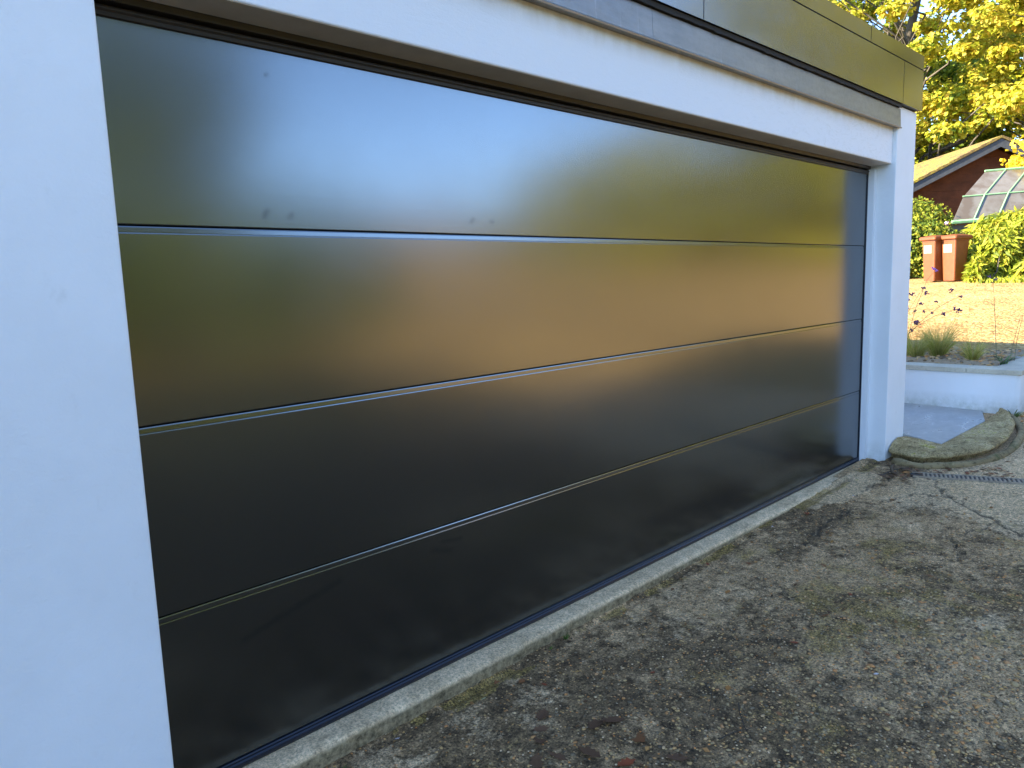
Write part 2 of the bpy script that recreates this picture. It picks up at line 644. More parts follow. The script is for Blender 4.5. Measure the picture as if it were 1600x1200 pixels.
def grid_obj(name, xs, ys, zf, mat, smooth=True, kind='structure', attrs=None, skip=None):
    X, Y = np.meshgrid(xs, ys, indexing='ij')
    Z = zf(X, Y)
    V = np.stack([X, Y, Z], -1).reshape(-1, 3)
    nx, ny = len(xs), len(ys)
    i, j = np.meshgrid(np.arange(nx - 1), np.arange(ny - 1), indexing='ij')
    if skip is not None:
        xc = (xs[:-1] + xs[1:]) / 2
        yc = (ys[:-1] + ys[1:]) / 2
        keep = ~skip(*np.meshgrid(xc, yc, indexing='ij'))
        i, j = i[keep], j[keep]
    a = (i * ny + j).ravel()
    F = np.stack([a, a + ny, a + ny + 1, a + 1], -1)
    o = obj(name, V, F, mat, smooth=smooth, kind=kind)
    for k, fn in (attrs or {}).items():
        at = o.data.attributes.new(k, 'FLOAT', 'POINT')
        at.data.foreach_set('value', np.clip(fn(X, Y), 0, 1).astype(np.float32).ravel())
    return o


# far terrain, gravel drive, concrete drive
gx = np.unique(np.concatenate([np.array(GXS, float), np.linspace(-30, 60, 46), [-300, 300]]))
gy = np.unique(np.concatenate([[-700, -300, -120, -64, -40, -14, -4], np.linspace(-50, 60, 56), [150, 400, 700]]))
grid_obj('ground', gx, gy, lambda x, y: G(x, y) - .06, GRASSGROUND)
gx = np.unique(np.concatenate([np.array(GXS)[(np.array(GXS) > -14) & (np.array(GXS) < 24)], np.linspace(-14, 24, 77)]))
gy = np.unique(np.concatenate([[-14.0, -4.0], np.linspace(-33, 9, 85)]))
grid_obj('gravel_drive', gx, gy, lambda x, y: G(x, y) - .025 + .012 * (fbm(x * 1.5, y * 1.5, 3, 3) - .5), GRAVEL)

foot = [(.052, -.185), (.02, -.26), (-.005, -.36), (.01, -.46), (.07, -.56), (.16, -.645), (.27, -.72), (.42, -.78), (.62, -.82), (.9, -.83), (1.25, -.80), (1.6, -.73), (1.9, -.62), (2.06, -.52)]
CRACKS = [[(-.05, -.50), (-.16, -.60), (-.38, -.66), (-.57, -.77), (-.70, -.90), (-.78, -.99), (-.9, -1.1), (-1.03, -1.27), (-1.05, -1.6)],
          [(-.57, -.77), (-.62, -.6), (-.80, -.52), (-1.06, -.42), (-1.30, -.37), (-1.53, -.39), (-1.91, -.41)],
          [(-.34, -.34), (-.62, -.33), (-.9, -.31)],
          [(-.9, -1.1), (-1.3, -1.0), (-1.62, -1.12)]]
PATCH = [(-.30, -.09), (-.36, -.30), (-.50, -.345), (-.58, -.31), (-.72, -.35), (-.90, -.31), (-1.02, -.325), (-1.12, -.26), (-1.30, -.235), (-1.42, -.18), (-1.38, -.10)]


def segdist(x, y, poly, wob=0.0):
    d = np.full(x.shape, 9.0)
    if wob:
        x = x + wob * (fbm(x * 17, y * 17, 61, 4) - .5)
        y = y + wob * (fbm(x * 14, y * 14, 71, 3) - .5)
    for (ax, ay), (bx, by) in zip(poly[:-1], poly[1:]):
        dx, dy = bx - ax, by - ay
        t = np.clip(((x - ax) * dx + (y - ay) * dy) / (dx * dx + dy * dy), 0, 1)
        d = np.minimum(d, np.hypot(x - ax - t * dx, y - ay - t * dy))
    return d


def inpoly(x, y, poly):
    x = x + .03 * (fbm(x * 20, y * 20, 81, 3) - .5)
    y = y + .03 * (fbm(x * 20, y * 20, 91, 3) - .5)
    r = np.zeros(x.shape, bool)
    n = len(poly)
    for i in range(n):
        ax, ay = poly[i]
        bx, by = poly[(i + 1) % n]
        c = ((ay > y) != (by > y)) & (x < (bx - ax) * (y - ay) / (by - ay + 1e-12) + ax)
        r ^= c
    return r


def crackmask(x, y):
    near = (x > -2.2) & (x < .3) & (y > -1.8) & (y < 0)
    k = np.zeros(x.shape)
    if near.any():
        xx, yy = x[near], y[near]
        m_ = np.zeros(xx.shape)
        for i, c in enumerate(CRACKS):
            d = segdist(xx, yy, c, .10)
            w = (.0095, .008, .007, .006)[i] * (.4 + 1.3 * fbm(xx * 6, yy * 6, 33, 2))
            m_ = np.maximum(m_, 1 - sstep(w * .5, w * 1.4, d))
        k[near] = m_
    return k


def damp_dimf(x, y):
    n = fbm(x * 2.3, y * 2.9, 5, 6)
    n2 = fbm(x * 9, y * 11, 6, 4)
    d = .34 + .50 * gauss(x, y, -3.9, -.9, .75, .60) + .12 * gauss(x, y, -2.9, -.8, .8, .5)
    d = d + .5 * gauss(x, y, -1.45, -.36, .5, .10) - .22 * sstep(-1.4, -.2, x) + 1.5 * (n - .5) + 1.0 * (n2 - .5)
    d = d + .8 * (1 - sstep(.02, .05, np.abs(y + .135))) * (fbm(x * 5, y * 5, 8, 3) > .42)
    d = d + .6 * gauss(x, y, -.05, -.55, .35, .22)
    d = d + .5 * sstep(-1.55, -2.0, y) * (.5 + fbm(x * .8, y * .8, 9, 3)) + .25 * sstep(-2.9, -3.6, x)  # ground out of view is darkened too, to dim its reflection in the door
    d = d + .9 * (1 - sstep(.04, .16, segdist(x, y, foot, .08)))
    return d


def mossf(x, y):
    n = fbm(x * 3.2, y * 4.2, 15, 6)
    n2 = fbm(x * 12, y * 15, 16, 4)
    mo = .14 + .26 * gauss(x, y, -1.7, -.8, 1.1, .55) + .22 * gauss(x, y, -2.4, -.9, .7, .5) + 1.3 * (n - .5) + .9 * (n2 - .5)
    mo = mo + .8 * (1 - sstep(.03, .06, np.abs(y + .15))) * (fbm(x * 4, y * 4, 28, 3) > .5)
    return mo


def baref(x, y):
    n = fbm(x * 3.0, y * 4.0, 25, 6)
    n2 = fbm(x * 11, y * 13, 26, 4)
    wob_ = .16 * (fbm(x * 2.5, y * 2.5, 27, 4) - .5)
    b = .55 * (1 - sstep(.05, .26, np.abs(y + .26 + wob_))) * sstep(-4.9, -4.2, x) * (1 - sstep(-2.6, -1.6, x))
    b = b + 1.05 * sstep(-1.6, -.3, x) * sstep(-.25, -.6, y) + .4 * gauss(x, y, -.9, -.6, .5, .25) + .35 * gauss(x, y, -4.45, -.28, .3, .16)
    b = b + inpoly(x, y, PATCH) * .8 + 1.5 * (n - .52) + 1.0 * (n2 - .5) + .2 * gauss(x, y, -2.3, -1.35, .5, .2)
    return b


def drive_z(x, y):
    z = G(x, y) + .004
    z = z + .014 * (fbm(x * 1.1, y * 1.1, 41, 3) - .5) + .007 * (fbm(x * 9, y * 9, 45, 4) - .5)
    z = z + .006 * (fbm(x * 34, y * 34, 49, 2) - .5) * (1 - np.clip(baref(x, y), 0, 1) * .7)
    z = z + .010 * inpoly(x, y, PATCH) - .010 * crackmask(x, y)
    z = z - .014 * gauss(x * 0, y, 0, -.135, 1, .02) * (fbm(x * 3, y * 0, 51, 3) > .45)
    return z


dx_ = np.concatenate([np.linspace(-14, -5.4, 18), np.linspace(-5.2, .6, 470), np.linspace(.8, 2.38, 9)])
dy_ = np.concatenate([np.linspace(-4.3, -2.25, 14), np.linspace(-2.2, -.03, 180)])
grid_obj('concrete_driveway', np.unique(np.concatenate([dx_, [-1, 0, .5]])), np.unique(np.concatenate([dy_, [-4.0]])), drive_z, DRIVE,
         attrs={'damp': damp_dimf, 'moss': mossf, 'bare': baref, 'crack': crackmask})


def zdrive(x, y):
    return float(drive_z(np.array([[x]]), np.array([[y]]))[0, 0])


# ------------------------------------------------------------ garage
GAR = empty('garage', (-2.5, 0, 0), 'white rendered garage with a wide black sectional door and dark glossy fascia', 'garage')
XL, XR = -5.122, 0.05                   # opening between the two piers
YP, YLN = -0.178, -0.150                # pier front, lintel front
V, F = box(-9.0, XL, YP, 0.35, -0.35, 2.572)
bevel(obj('wall_pier', V, F, RENDER, GAR), .006)
V, F = box(XR, 0.44, YP, 0.35, -0.2, 2.570)
bevel(obj('wall_pier', V, F, RENDER, GAR), .006)
V, F = box(XL + .001, XR - .001, YLN, .08, 2.175, 2.556)
bevel(obj('lintel', V, F, LINTEL, GAR), .005)
V, F = join([box(.06, .43, .36, 6.0, -.2, 2.57), box(-8.9, -5.2, .36, 6.0, -.3, 2.57), box(-5.19, .055, 5.7, 5.99, -.3, 2.57)])
obj('side_wall', V, F, RENDER, GAR)
V, F = box(-5.2, .06, .09, .36, 2.125, 2.565)
obj('lintel_backing', V, F, BLACK, GAR)

# flashing: three lengths lapped, with a kicked-out drip edge
xs = [-9.0, -5.95, -2.95, .082]
for a, b in zip(xs[:-1], xs[1:]):
    pr = [(-.13, 2.424), (-.186, 2.416), (-.196, 2.414), (-.198, 2.420), (-.190, 2.428), (-.184, 2.548), (-.13, 2.553)]
    o = obj('metal_flashing', *extrude_x([(y, z) for y, z in reversed(pr)], a + .001, b - .001), FLASH, GAR)
V, F = box(-9.0, .43, -.2101, .3, 2.5772, 2.93)
obj('fascia_backing', V, F, BLACK, GAR)
# slightly ragged black strip, added for the shade in the gap under the fascia
n = 240
fx = np.linspace(-9, .055, n)
rag = .011 * vnoise(fx * 23, fx * 0, 5) + .006 * vnoise(fx * 70, fx * 0, 9)
V = [(x, -.178, 2.5535 + .0005) for x in fx] + [(x, -.200, 2.556 - r * .6) for x, r in zip(fx, rag)] + [(x, -.200, 2.5735) for x in fx] + [(x, -.170, 2.5735) for x in fx]
F = [(i + r * n, i + 1 + r * n, i + 1 + (r + 1) * n, i + (r + 1) * n) for r in range(3) for i in range(n - 1)]
obj('gap_strip', V, F, plain('gap_black', (0.02, 0.018, 0.015), .9), GAR)


def clad(x0, x1, z0, z1):
    v, f = box(x0 + .002, x1 - .002, -.212, -.2102, z0, z1)
    obj('fascia_panel', v, f, CLAD, GAR)


for a, b in ((-9.0, -7.825), (-7.825, -5.205), (-5.205, -2.585), (-2.585, .037), (.037, .448)):
    clad(a, b, 2.575, 2.858)
for a, b in ((-9.0, -5.828), (-5.828, -3.208), (-3.208, -.588), (-.588, .448)):
    clad(a, b, 2.866, 2.962)
GAPM = plain('matt_black_gap', (.006, .006, .006), .95, spec=.1)  # black strips added over the fascia joints to stand for the shaded gaps
for gx_ in (-7.825, -5.205, -2.585, .037):
    obj('joint_strip', *box(gx_ - .0028, gx_ + .0028, -.2124, -.2095, 2.578, 2.8575), GAPM, GAR)
for gx_ in (-5.828, -3.208, -.588):
    obj('joint_strip', *box(gx_ - .0028, gx_ + .0028, -.2124, -.2095, 2.8665, 2.961), GAPM, GAR)
obj('joint_strip', *box(-9.0, .447, -.2122, -.2095, 2.8595, 2.8645), GAPM, GAR)
v, f = join([box(.4, .4448, -.164, 6.05, 2.575, 2.858), box(.4, .4448, -.164, 6.05, 2.866, 2.962)])
obj('side_fascia', v, f, CLAD, GAR)
v, f = box(-9.0, .40, .301, 6.04, 2.572, 2.93)
obj('flat_roof', v, f, FLASH, GAR)

# head trim: sloping soffit strip, frame face, shadow gap, rail
pr = [(-.024, 2.1692), (-.022, 2.1680), (-.020, 2.151), (.0, 2.150), (.012, 2.149), (.012, 2.1740), (-.02, 2.1740)]
bevel(obj('head_frame', *extrude_x(list(reversed(pr)), XL + .002, XR - .040), FRAME, GAR), .001)
pr = [(-.1495, 2.1745), (-.147, 2.1715), (-.026, 2.1690), (-.0245, 2.1690), (-.0245, 2.1745)]
bevel(obj('soffit_trim', *extrude_x(list(reversed(pr)), XL + .002, XR - .040), SOFF, GAR), .0015)
FR = obj('door_frame', *box(XL, .011, .0525, .085, -.03, 2.148), BLACK, GAR)
obj('stile', *box(XL, XL + .03, .004, .052, -.03, 2.148), BLACK, FR)
obj('stile', *box(.0025, .011, .004, .052, -.03, 2.148), BLACK, FR)
pr = [(-.012, 2.140), (-.014, 2.136), (-.014, 2.132), (-.009, 2.127), (-.009, 2.117), (-.004, 2.115), (.05, 2.115), (.05, 2.146), (.002, 2.146), (.0, 2.141)]
obj('head_rail', *extrude_x(pr, XL + .031, .0015), FRAME, FR)
obj('side_seal', *box(.0025, .0118, -.006, .0035, -.028, 2.146), SEALM, FR)
TR = obj('jamb_trim', *join([box(.0125, .0495, -.046, .03, -.032, 2.149), box(.018, .0493, -.0485, -.0465, -.032, 2.149)]), TRIMW, GAR)

# the sectional door: four panels
DR = obj('garage_door', *box(XL + .032, -.002, .042, .05, .01, 2.135), BLACK, GAR)
zj = [0.012, .5305, 1.0705, 1.605, 2.142]
for k in range(4):
    z0, z1 = zj[k], zj[k + 1]
    last = k == 3
    if last:
        top = [(.0, z1), (.04, z1)]
    else:
        top = [(.0, z1 - .0225), (.0008, z1 - .0196), (.0022, z1 - .0193), (.0022, z1 - .0180), (.0006, z1 - .0176), (.0016, z1 - .0062), (.0026, z1 - .0030), (.0050, z1 - .0020), (.040, z1 - .0020)]
    pr = [(.040, z0 + .0006), (.0026, z0 + .0006), (.0006, z0 + .0018), (.0, z0 + .004)] + top
    pr = list(reversed(pr))
    obj('door_panel', *extrude_x(pr, XL + .033, -.0045), DOOR, DR)
    if not last:
        obj('joint_hole', *box(-.0042, .0012, -.0015, .03, z1 - .010, z1 + .006), BLACK, DR)  # black block put in for the dark hole at each joint's end
pr = [(.03, .011), (-.003, .011), (-.006, .008), (-.0045, .002), (-.010, -.002), (-.012, -.010), (-.008, -.018), (.03, -.018)]
obj('bottom_seal', *extrude_x(pr, XL + .033, -.003), SEALM, DR, smooth=False)

# concrete sill in front of the door, uneven broken front edge
n = 420
sx = np.linspace(XL + .002, -.06, n)
lead = .010 * (fbm(sx * 3, sx * 0, 12, 5) - .5) + .006 * (fbm(sx * 30, sx * 0, 13, 3) - .5)
yf = -.102 - .012 * sstep(-3.5, -.5, sx) + lead
taper = sstep(-.06, -.22, sx)
yf = yf * (.35 + .65 * taper)
chip = np.clip(fbm(sx * 11, sx * 0, 19, 4) - .56, 0, 1) * .10
rows = [(.045, -.0185 + 0 * sx), (-.02 + 0 * sx, -.0190 + .002 * (fbm(sx * 6, sx * 0 + 3, 14, 3) - .5)), (yf * .6, -.0200 + .002 * (fbm(sx * 9, sx * 0 + 7, 15, 3) - .5)),
        (yf + .012 + chip * .5, -.022 - chip * .05), (yf + .004 + chip * .3, -.026 - chip * .10), (yf, -.034 - chip * .1), (yf - .004 + .006 * fbm(sx * 40, sx * 0 + 2, 16, 2), -.052 + 0 * sx),
        (yf - .002 + .010 * fbm(sx * 25, sx * 0 + 4, 17, 2), -.12 + 0 * sx)]
V = np.concatenate([np.stack([sx, np.broadcast_to(r[0], sx.shape), r[1]], -1) for r in rows])
F = np.array([(i + r * n, i + (r + 1) * n, i + 1 + (r + 1) * n, i + 1 + r * n) for r in range(len(rows) - 1) for i in range(n - 1)])
sill_t = NT('sill_with_mossy_edge')
vv = sill_t.coord()
a_, b_ = sill_t.noise(vv, 4, 7, .65), sill_t.noise(vv, 45, 5, .72)
c_ = sill_t.ramp(a_, [(.3, (.50, .40, .265)), (.7, (.76, .62, .43))])
c_ = sill_t.mix(sill_t.math('MULTIPLY', sill_t.g(b_, .55, .7), .6), c_, (.21, .19, .145))
c_ = sill_t.mix(.85, c_, sill_t.ramp(sill_t.noise(vv, 110, 5, .8), [(.36, (.42, .42, .42)), (.5, (.95, .95, .95)), (.64, (1.45, 1.42, 1.36))]), 'MULTIPLY')
c_ = sill_t.mix(.7, c_, sill_t.ramp(sill_t.noise(vv, 22, 6, .75), [(.36, (.62, .6, .56)), (.6, (1.1, 1.1, 1.1))]), 'MULTIPLY')
st_ = sill_t.g(sill_t.noise(sill_t.coord(scale=(1, 1.6, 1)), 5.5, 5, .7), .6, .74)
c_ = sill_t.mix(sill_t.math('MULTIPLY', st_, .6), c_, (.19, .165, .115))
sp_ = sill_t.n('SeparateXYZ')
sill_t.L(sill_t.n('NewGeometry').outputs['Position'], sp_.inputs[0])
lo_ = sill_t.math('ADD', sill_t.rng(sp_.outputs[2], -.050, -.023, 1.0, 0.0), sill_t.math('MULTIPLY', sill_t.math('SUBTRACT', b_, .5), .5))
c_ = sill_t.mix(sill_t.g(lo_, .15, .8), c_, sill_t.ramp(b_, [(.35, (.09, .075, .045)), (.65, (.36, .30, .19))]))
c_ = sill_t.mix(1.0, c_, (1.19, 1.07, .92), 'MULTIPLY')
sill_t.set(col=c_, rough=.9, spec=.3)
sill_t.bump(sill_t.math('ADD', b_, sill_t.math('MULTIPLY', sill_t.noise(vv, 200, 3, .7), .6)), .004, .8)
obj('door_sill', V, F, sill_t.m, GAR, smooth=True)

# unseen block behind the garage, added and sized to shade the left yard
HS = empty('shade_block', (-18, 6, 0), 'unseen white block added behind the left of the garage to shade the yard', 'shade_block')
obj('wall', *box(-24, -14.0, 1.6, 10, -.3, 8.4), RENDER, HS)
obj('roof', *box(-24.2, -13.8, 1.4, 10.2, 8.402, 8.65), FLASH, HS)

# ------------------------------------------------------------ mossy step, slab, edging, drain
slab_in = [(.30, -.185), (.40, -.22), (.425, -.30), (.425, -.36), (.425, -.42), (.43, -.452), (.50, -.455), (.62, -.456), (.80, -.457), (1.0, -.458), (1.25, -.459), (1.48, -.46), (1.62, -.46), (1.68, -.455)]


def slabz(x, y):
    return .148 - .045 * np.clip((-.17 - y) / .28, 0, 1) - .012 * np.clip(x - .45, 0, 2)


nn = 300
ft = np.array(foot)
si = np.array(slab_in)
tp = np.linspace(0, 1, nn)
idx = np.linspace(0, 1, len(foot))
fcurve = np.stack([np.interp(tp, idx, ft[:, 0]), np.interp(tp, idx, ft[:, 1])], -1)
for _ in range(60):
    fcurve[1:-1] = (fcurve[:-2] + 2 * fcurve[1:-1] + fcurve[2:]) / 4
scurve = np.stack([np.interp(tp, idx, si[:, 0]), np.interp(tp, idx, si[:, 1])], -1)
rowsV = []
wig = .035 * (fbm(tp * 26, tp * 0, 77, 5) - .5)
for s, zz, inset in ((0.0, -.05, .118), (0.0, .040, .115), (.0, .052, .070), (.0, .060, .050), (.0, .074, .048), (.02, .083, .053), (.06, .087, .055), (.11, .090, .053), (.17, .092, .05), (.24, .094, .046), (.32, .096, .042), (.40, .098, .036), (.48, .100, .03), (.56, .102, .025), (.64, .105, .02), (.72, .108, .015), (.80, .112, .01), (.88, None, 0), (1.0, None, 0)):
    nrm = scurve - fcurve
    nrm = nrm / np.linalg.norm(nrm, axis=1, keepdims=True)
    P = fcurve + nrm * (inset + wig[:, None]) * (1 - s)
    P = P * (1 - s) + scurve * s
    sz = slabz(P[:, 0], P[:, 1]) - .004
    if zz is None:
        Z = sz
    else:
        gz = G(P[:, 0], P[:, 1])
        Z = gz * (1 - s) + (sz - zz) * s + zz if s > .3 else gz + zz
    amp = 1 if s < .85 else .2
    Z = Z + amp * (.007 * (fbm(P[:, 0] * 12, P[:, 1] * 12, 79, 3) - .5) + .008 * (fbm(P[:, 0] * 45, P[:, 1] * 45, 83, 3) - .5))
    rowsV.append(np.column_stack([P, Z]))
# extra strip under the slab so that no gap opens
P = scurve + np.array([.05, .06])
rowsV.append(np.column_stack([P, slabz(P[:, 0], P[:, 1]) - .03]))
V = np.concatenate(rowsV)
F = np.array([(i + r * nn, i + 1 + r * nn, i + 1 + (r + 1) * nn, i + (r + 1) * nn) for r in range(len(rowsV) - 1) for i in range(nn - 1)])
ST = empty('doorstep', (.8, -.4, 0), 'low rounded mossy concrete step with a grey slab, beside the right garage pier', 'step')
obj('step_body', V, F, APRON, ST, smooth=True)
sq = [(.432, -.172), (.432, -.452), (1.66, -.455), (2.098, -.33), (2.098, 1.6), (.445, 1.6)]
V = [(x, y, float(slabz(x, y))) for x, y in sq] + [(x, y, float(slabz(x, y)) - .03) for x, y in sq]
F = [tuple(range(6))] + [(i, i + 6, (i + 1) % 6 + 6, (i + 1) % 6) for i in range(6)]
bevel(obj('paving_slab', V, F, SLAB, ST), .003)
off = []
for i, (x, y) in enumerate(fcurve[20::4]):
    off.append((x - .0, y - .0, float(G(np.array([x]), np.array([y]))[0]) + .012 + .004 * math.sin(i * .4)))
rad = [.029 + .003 * math.sin(i * .55) + .003 * random.random() for i in range(len(off))]
obj('rounded_edging', *tube(off, rad, 12), EDGING, ST, smooth=True)

# drain channel
d0, d1 = np.array([-.20, -.50]), np.array([.30, -1.95])
dl = np.linalg.norm(d1 - d0)
du = (d1 - d0) / dl
dn = np.array([-du[1], du[0]])
DRN = empty('drain_channel', (d0[0], d0[1], 0), 'narrow slotted drain grating set in the concrete in front of the mossy step', 'drain')


def dpt(s, w, z):
    q = d0 + du * s + dn * w
    return (q[0], q[1], z + Gs(q[0], q[1]) + .010)


def dbox(s0, s1, w0, w1, z0, z1):
    return [dpt(s0, w0, z0), dpt(s1, w0, z0), dpt(s1, w1, z0), dpt(s0, w1, z0), dpt(s0, w0, z1), dpt(s1, w0, z1), dpt(s1, w1, z1), dpt(s0, w1, z1)], BOXF


METAL = plain('galvanised_bar', (0.30, 0.235, 0.16), .6, var=.5, scale=40)
obj('channel_body', *dbox(-.06, dl, -.045, .045, -.06, .0005), BLACK, DRN)
obj('frame_rail', *dbox(-.05, dl, -.052, -.0452, -.06, .006), METAL, DRN)
obj('frame_rail', *dbox(-.05, dl, .0452, .052, -.06, .006), METAL, DRN)
bar_me = None
s = .02
while s < dl - .01:
    q = dpt(s, 0, 0.0)
    if bar_me is None:
        me_v, me_f = box(-.006, .006, -.0448, .0448, -.004, .0055)
        bar_me = mesh_np('bar', me_v, me_f, METAL)
    o = bpy.data.objects.new('bar', bar_me)
    COL.objects.link(o)
    o.parent = DRN
    o.location = Vector(q) - ORG[DRN.name]
    o.rotation_euler = (0, 0, math.atan2(du[1], du[0]) + .02 * random.uniform(-1, 1))
    s += .0262

# ------------------------------------------------------------ raised planter
PL = empty('planter', (2.6, .3, 0), 'white rendered raised planter with pale stone coping behind the step', 'planter')


def rr(x0, x1, y0, y1, r, z0, z1, n=6):
    """box with its near (-y) corners rounded"""
    pts = []
    for cx, cy, a0 in ((x0 + r, y0 + r, math.pi), (x1 - r, y0 + r, 1.5 * math.pi)):
        for i in range(n + 1):
            a = a0 + i / n * math.pi / 2
            pts.append((cx + r * math.cos(a), cy + r * math.sin(a)))
    pts += [(x1, y1), (x0, y1)]
    k = len(pts)
    V = [(x, y, z0) for x, y in pts] + [(x, y, z1) for x, y in pts]
    F = [tuple(reversed(range(k))), tuple(range(k, 2 * k))] + [(i, (i + 1) % k, (i + 1) % k + k, i + k) for i in range(k)]
    return V, F


obj('planter_wall', *rr(2.10, 3.75, -.612, 3.0, .05, -.1, .448), RENDER2, PL)
for y0, y1 in ((-.624, -.187), (-.183, .72), (.724, 1.6), (1.604, 3.0)):
    bevel(obj('coping_stone', *box(2.082, 2.33, y0, y1, .4485, .494), COPING, PL), .004)
bevel(obj('coping_stone', *box(2.332, 3.77, -.624, -.375, .4485, .494), COPING, PL), .004)
sx_ = np.linspace(2.325, 3.72, 60)
sy_ = np.linspace(-.38, 3.0, 90)
X, Y = np.meshgrid(sx_, sy_, indexing='ij')
Z = .488 + .05 * fbm(X * 3, Y * 3, 131, 4) + .02 * fbm(X * 25, Y * 25, 133, 2) + .05 * gauss(X, Y, 2.75, .05, .2, .12)
k_ = 1 - sstep(2.33, 2.44, X)
Z = Z * (1 - k_) + .484 * k_
ii, jj = np.meshgrid(np.arange(59), np.arange(89), indexing='ij')
a = (ii * 90 + jj).ravel()
obj('soil', np.stack([X, Y, Z], -1).reshape(-1, 3), np.stack([a, a + 90, a + 91, a + 1], -1), SOIL, PL, smooth=True)


def ico():
    p = (1 + 5 ** .5) / 2
    v = np.array([(-1, p, 0), (1, p, 0), (-1, -p, 0), (1, -p, 0), (0, -1, p), (0, 1, p), (0, -1, -p), (0, 1, -p), (p, 0, -1), (p, 0, 1), (-p, 0, -1), (-p, 0, 1)])
    f = np.array([(0, 11, 5), (0, 5, 1), (0, 1, 7), (0, 7, 10), (0, 10, 11), (1, 5, 9), (5, 11, 4), (11, 10, 2), (10, 7, 6), (7, 1, 8), (3, 9, 4), (3, 4, 2), (3, 2, 6), (3, 6, 8), (3, 8, 9), (4, 9, 5), (2, 4, 11), (6, 2, 10), (8, 6, 7), (9, 8, 1)])
    return v / np.linalg.norm(v[0]), f


def pebbles(name, P, size, mat, kind='stuff', parent=None, flat=.55, sink=.1, label=None, cat=None):
    v, f = ico()
    n = len(P)
    sc = size[:, None] * np.stack([rng.uniform(.8, 1.4, n), rng.uniform(.7, 1.0, n), rng.uniform(.8, 1.1, n) * flat], -1)
    an = rng.uniform(0, 6.283, n)
    W = v[None] * sc[:, None] * (1 + .12 * rng.standard_normal((n, 12, 1)))
    c, s_ = np.cos(an)[:, None], np.sin(an)[:, None]
    X = W[..., 0] * c - W[..., 1] * s_
    Yv = W[..., 0] * s_ + W[..., 1] * c
    V = np.stack([X + P[:, :1], Yv + P[:, 1:2], W[..., 2] + P[:, 2:3] + (flat * size * (.5 - sink))[:, None] * .4], -1).reshape(-1, 3)
    F = (f[None] + (np.arange(n) * 12)[:, None, None]).reshape(-1, 3)
    return obj(name, V, F, mat, parent, smooth=True, kind=kind, label=label, cat=cat)


n = 900
px = rng.uniform(2.345, 3.7, n)
py = rng.uniform(-.33, 1.0, n)
pz = .488 + .05 * fbm(px * 3, py * 3, 131, 4) + .02 * fbm(px * 25, py * 25, 133, 2) + .05 * gauss(px, py, 2.75, .05, .2, .12)
k_ = 1 - sstep(2.33, 2.44, px)
pz = pz * (1 - k_) + .484 * k_
pebbles('planter_pebbles', np.stack([px, py, pz], -1), rng.uniform(.006, .024, n), PEBBLE, parent=PL)

# loose and embedded stones of the driveway
n = 60000
px = rng.uniform(-5.0, -.2, n)
py = rng.uniform(-2.1, -.13, n)
dens = .25 + .9 * gauss(px, py, -2.8, -1.35, .9, .55) + .35 * gauss(px, py, -3.8, -.8, .7, .5) + .25 * gauss(px, py, -1.8, -.8, .8, .4)
dens = dens * (1 - .85 * np.clip(baref(px, py), 0, 1)) * (.4 + 1.2 * fbm(px * 4, py * 4, 141, 3))
kp = rng.random(n) < dens * .5
px, py = px[kp], py[kp]
big = np.clip(gauss(px, py, -2.7, -1.45, .8, .5), 0, 1)
sz = .0018 + .0062 * rng.random(len(px)) ** 2.4 + big * rng.random(len(px)) ** 3 * .008
pz = drive_z(px[:, None], py[:, None])[:, 0]
pebbles('driveway_pebbles', np.stack([px, py, pz], -1), sz, PEBBLE, flat=.5)

# ------------------------------------------------------------ foliage builders


def leaf_quads(P, N, size, aspect=1.6, droop=None, fold=.25):
    """one folded leaf (two quads sharing the midrib) per point; N = leaf normals, droop = long axis"""
    n = len(P)
    N = N / (np.linalg.norm(N, axis=1, keepdims=True) + 1e-9)
    if droop is None:
        r = rng.standard_normal((n, 3))
    else:
        r = droop + .35 * rng.standard_normal((n, 3))
    A = r - (r * N).sum(1, keepdims=True) * N
    A /= (np.linalg.norm(A, axis=1, keepdims=True) + 1e-9)
    B = np.cross(N, A)
    s = np.broadcast_to(size, (n,))[:, None]
    L, W = s * .5 * aspect, s * .5
    up = N * s * fold * .5
    V = np.stack([P - A * L, P - A * L * .1 + B * W + up, P + A * L, P - A * L * .1 - B * W + up], 1).reshape(-1, 3)
    b = np.arange(n)[:, None] * 4
    F = np.concatenate([b + np.array([[0, 1, 2]]), b + np.array([[0, 2, 3]])], 1).reshape(-1, 3)
    return V, F


TREE_GOLD = [(0, (0.20, 0.24, 0.02)), (.25, (0.38, 0.40, 0.028)), (.5, (0.52, 0.46, 0.05)), (.85, (0.60, 0.50, 0.07)), (1, (0.58, 0.36, 0.05))]
TREE_GREEN = [(0, (0.06, 0.10, 0.012)), (.4, (0.15, 0.21, 0.02)), (.75, (0.33, 0.36, 0.028)), (1, (0.52, 0.46, 0.03))]
LEAF_GOLD = m_leaf('golden_leaves', TREE_GOLD)
LEAF_MIX = m_leaf('yellow_green_leaves', TREE_GREEN)
LEAF_OLIVE = m_leaf('olive_leaves', [(0, (0.07, 0.105, 0.018)), (.6, (0.17, 0.22, 0.03)), (1, (0.34, 0.33, 0.045))], .35)
LEAF_IVY = m_leaf('climber_leaves', [(0, (0.04, 0.075, 0.012)), (.35, (0.12, 0.18, 0.02)), (.7, (0.27, 0.30, 0.03)), (1, (0.40, 0.36, 0.035))], .4)
LEAF_BUSH = m_leaf('lime_frond_leaves', [(0, (0.07, 0.10, 0.012)), (.35, (0.22, 0.28, 0.02)), (.75, (0.38, 0.40, 0.03)), (1, (0.46, 0.36, 0.05))], .4)


